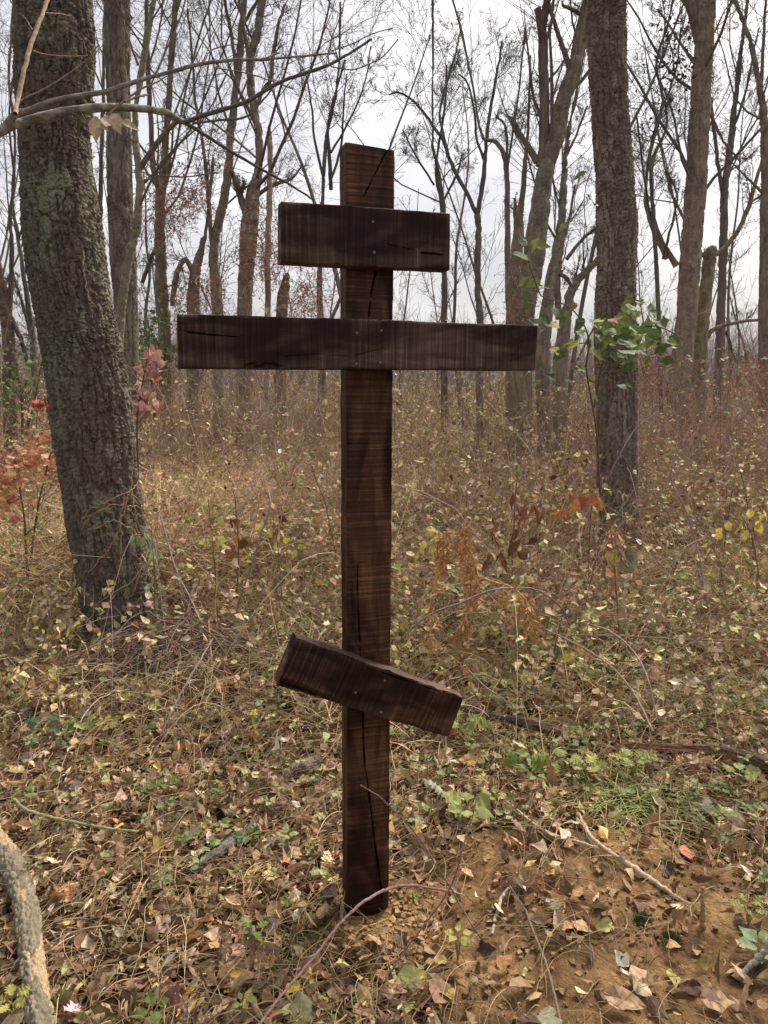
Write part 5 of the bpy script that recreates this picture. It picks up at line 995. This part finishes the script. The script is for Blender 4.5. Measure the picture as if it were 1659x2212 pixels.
brush('thicket', 'grey twiggy brush behind the left arm of the main crossbar', 260, 7.5, 11, 1.0, 2.1, [(.30, .22, .16), (.38, .28, .19)], x0=-3.2, x1=-.3, per=5)
# brush pile at the foot of the thick tree, and vines around its base
def pile():
    mb = MB(); n = 520; c = PZ(375, 1440); 
    x = c[0]+rng.normal(0, .45, n); y = c[1]+rng.normal(0, .26, n); L = rng.uniform(.3, 1.1, n); th = rng.normal(.35, .8, n); K = 8; t = np.linspace(-.5, .5, K)
    P = np.empty((n, K, 3)); P[..., 0] = x[:, None]+np.cos(th)[:, None]*L[:, None]*t; P[..., 1] = y[:, None]+np.sin(th)[:, None]*L[:, None]*t
    e = np.exp(-(((P[..., 0]-c[0])/.5)**2+((P[..., 1]-c[1])/.3)**2)); P[..., 2] = gh(P[..., 0], P[..., 1])+e*rng.uniform(.02, .22, n)[:, None]+.012+.02*rng.standard_normal((n, K))*.6
    tubes(mb, P, (.001+.006*rng.random(n)**2.5)[:, None]*np.linspace(1.2, .6, K)[None], 5, pal([(.26, .17, .10), (.34, .24, .15), (.18, .12, .09), (.42, .34, .26), (.30, .24, .24)], [3, 3, 3, 1, 1], n))
    tag(mb.build('brush_pile', M_stick, None, True), 'pile of dead twigs and vines at the foot of the thick trunk', 'brush pile')
pile()
vv = [[(150, 1185, 5), (185, 1110, 5), (240, 1080, 5), (280, 1060, 4), (300, 1040, 3)], [(140, 1160, 4), (200, 1110, 4), (260, 1090, 4), (310, 1100, 4), (350, 1120, 3)], [(155, 1260, 4), (170, 1180, 5), (190, 1120, 4), (245, 1095, 4)], [(165, 1150, 3), (210, 1140, 4), (250, 1125, 3), (300, 1160, 3), (305, 1220, 3), (285, 1290, 3)], [(190, 1240, 3), (240, 1180, 3), (260, 1130, 3), (280, 1060, 3), (288, 1000, 2), (285, 950, 2)],
      [(280, 1060, 3), (310, 1100, 4), (330, 1140, 3), (345, 1190, 3)], [(180, 1330, 3), (230, 1290, 3), (290, 1250, 3), (325, 1180, 3)], [(270, 1065, 3), (260, 1120, 3), (262, 1180, 3), (255, 1260, 3)], [(200, 1220, 3), (180, 1270, 3), (190, 1320, 3)], [(285, 1060, 3), (295, 1120, 3), (318, 1170, 3)], [(180, 540, 3), (182, 590, 4), (190, 640, 3), (206, 665, 2)], [(240, 700, 2), (275, 740, 2)]]
mb = MB()
for st in vv:
    m = len(st); A = []
    for u, v, w in st:
        l = np.interp(-v, [-q[0] for q in rowsL], [q[1] for q in rowsL]); r_ = np.interp(-v, [-q[0] for q in rowsL], [q[2] for q in rowsL]); f = np.clip((u-(l+r_)/2)/((r_-l)/2), -1, 1)
        A.append(PY(u, v, YL-.02-.235*math.sqrt(max(0, 1-f*f))))
    P = smooth(A, m*7); n = len(P); P = P+.004*rng.standard_normal(P.shape); tubes(mb, P[None], np.full((1, n), .0035)*np.interp(np.linspace(0, 1, n), [0, 1], [1.1, .6])[None], 6, np.array([(.34, .22, .13)]))
tag(mb.build('climbing_vine', M_stick, None, True), 'dry tan vine stems looped around the base of the thick trunk', 'vine')
# small moss clumps
for u, v, s, lab in [(1388, 2022, 42, 'dark green moss cushion on the soil mound'), (1450, 2068, 36, 'smaller flatter moss patch in front of the moss cushion')]:
    p = PZ(u, v); mb = MB(); n = 1500; r = s/F*depth(p)*.6; a = rng.normal(0, .42, (n, 2))*r; x = p[0]+a[:, 0]; y = p[1]+a[:, 1]; h = .022*np.exp(-(a**2).sum(1)/(r*.6)**2)*rng.uniform(.3, 1, n)
    leaves(mb, np.stack([x, y, gh(x, y)+h], 1), rdir(n, .5)+np.array([0, 0, .7]), rdir(n), rng.uniform(.005, .011, n), pal([(.07, .085, .02), (.12, .13, .035), (.05, .06, .02)], [1, 1, 1], n), 'la')
    tag(mb.build('moss_clump', M_leaf), lab, 'moss')
# ------------------------------------------------------------------ light, sky, camera
w = bpy.data.worlds.new('World'); sc.world = w; w.use_nodes = True; n = w.node_tree.nodes; l = w.node_tree.links
bg = n['Background']; sky = n.new('ShaderNodeTexSky'); sky.sky_type = 'NISHITA'; sky.sun_disc = False; sky.dust_density = 7; sky.ozone_density = .2; sky.air_density = .7
SE, SA = math.radians(52), math.radians(40)      # elevation, azimuth from +Y toward +X
sky.sun_elevation = SE; sky.sun_rotation = SA
l.new(sky.outputs[0], bg.inputs['Color']); bg.inputs['Strength'].default_value = .05
tc = n.new('ShaderNodeTexCoord'); mp = n.new('ShaderNodeMapping'); mp.inputs['Scale'].default_value = (1.0, 1.0, 2.4); mp.inputs['Location'].default_value = (.3, .1, .25); l.new(tc.outputs['Generated'], mp.inputs['Vector'])
no = nnode(n, 'ShaderNodeTexNoise', Scale=2.3, Detail=6.0, Roughness=.5, Distortion=.5); l.new(mp.outputs[0], no.inputs['Vector'])
cr_ = n.new('ShaderNodeValToRGB'); e = cr_.color_ramp.elements; e[0].position = .36; e[0].color = (.45, .475, .52, 1); e[1].position = .66; e[1].color = (.97, .94, .92, 1); x = e.new(.5); x.color = (.66, .65, .665, 1)
l.new(no.outputs['Fac'], cr_.inputs[0]); bg2 = n.new('ShaderNodeBackground'); l.new(cr_.outputs[0], bg2.inputs['Color']); bg2.inputs['Strength'].default_value = .49
ad = n.new('ShaderNodeAddShader'); l.new(bg.outputs[0], ad.inputs[0]); l.new(bg2.outputs[0], ad.inputs[1]); l.new(ad.outputs[0], n['World Output'].inputs['Surface'])
sun = bpy.data.lights.new('sun', 'SUN'); sun.energy = 3.0; sun.angle = math.radians(20); sun.color = (1, .90, .77); so = bpy.data.objects.new('sun', sun); COL.objects.link(so)
dirv = Vector((math.sin(SA)*math.cos(SE), math.cos(SA)*math.cos(SE), math.sin(SE))); so.rotation_euler = dirv.to_track_quat('Z', 'Y').to_euler(); so.location = (0, 0, 20)
cam = bpy.data.cameras.new('camera'); co = bpy.data.objects.new('camera', cam); COL.objects.link(co); co.location = (0, 0, 1.5); co.rotation_euler = (math.radians(80), 0, 0)
cam.sensor_fit = 'HORIZONTAL'; cam.sensor_width = 36; cam.lens = 36*1600/1659; cam.clip_start = .05; cam.clip_end = 3000; sc.camera = co
vs = sc.view_settings; vs.view_transform = 'Standard'; vs.look = 'None'; vs.gamma = 1; vs.exposure = .72
sc.render.engine = 'CYCLES'; sc.cycles.max_bounces = 5; sc.cycles.diffuse_bounces = 3; sc.cycles.use_denoising = True
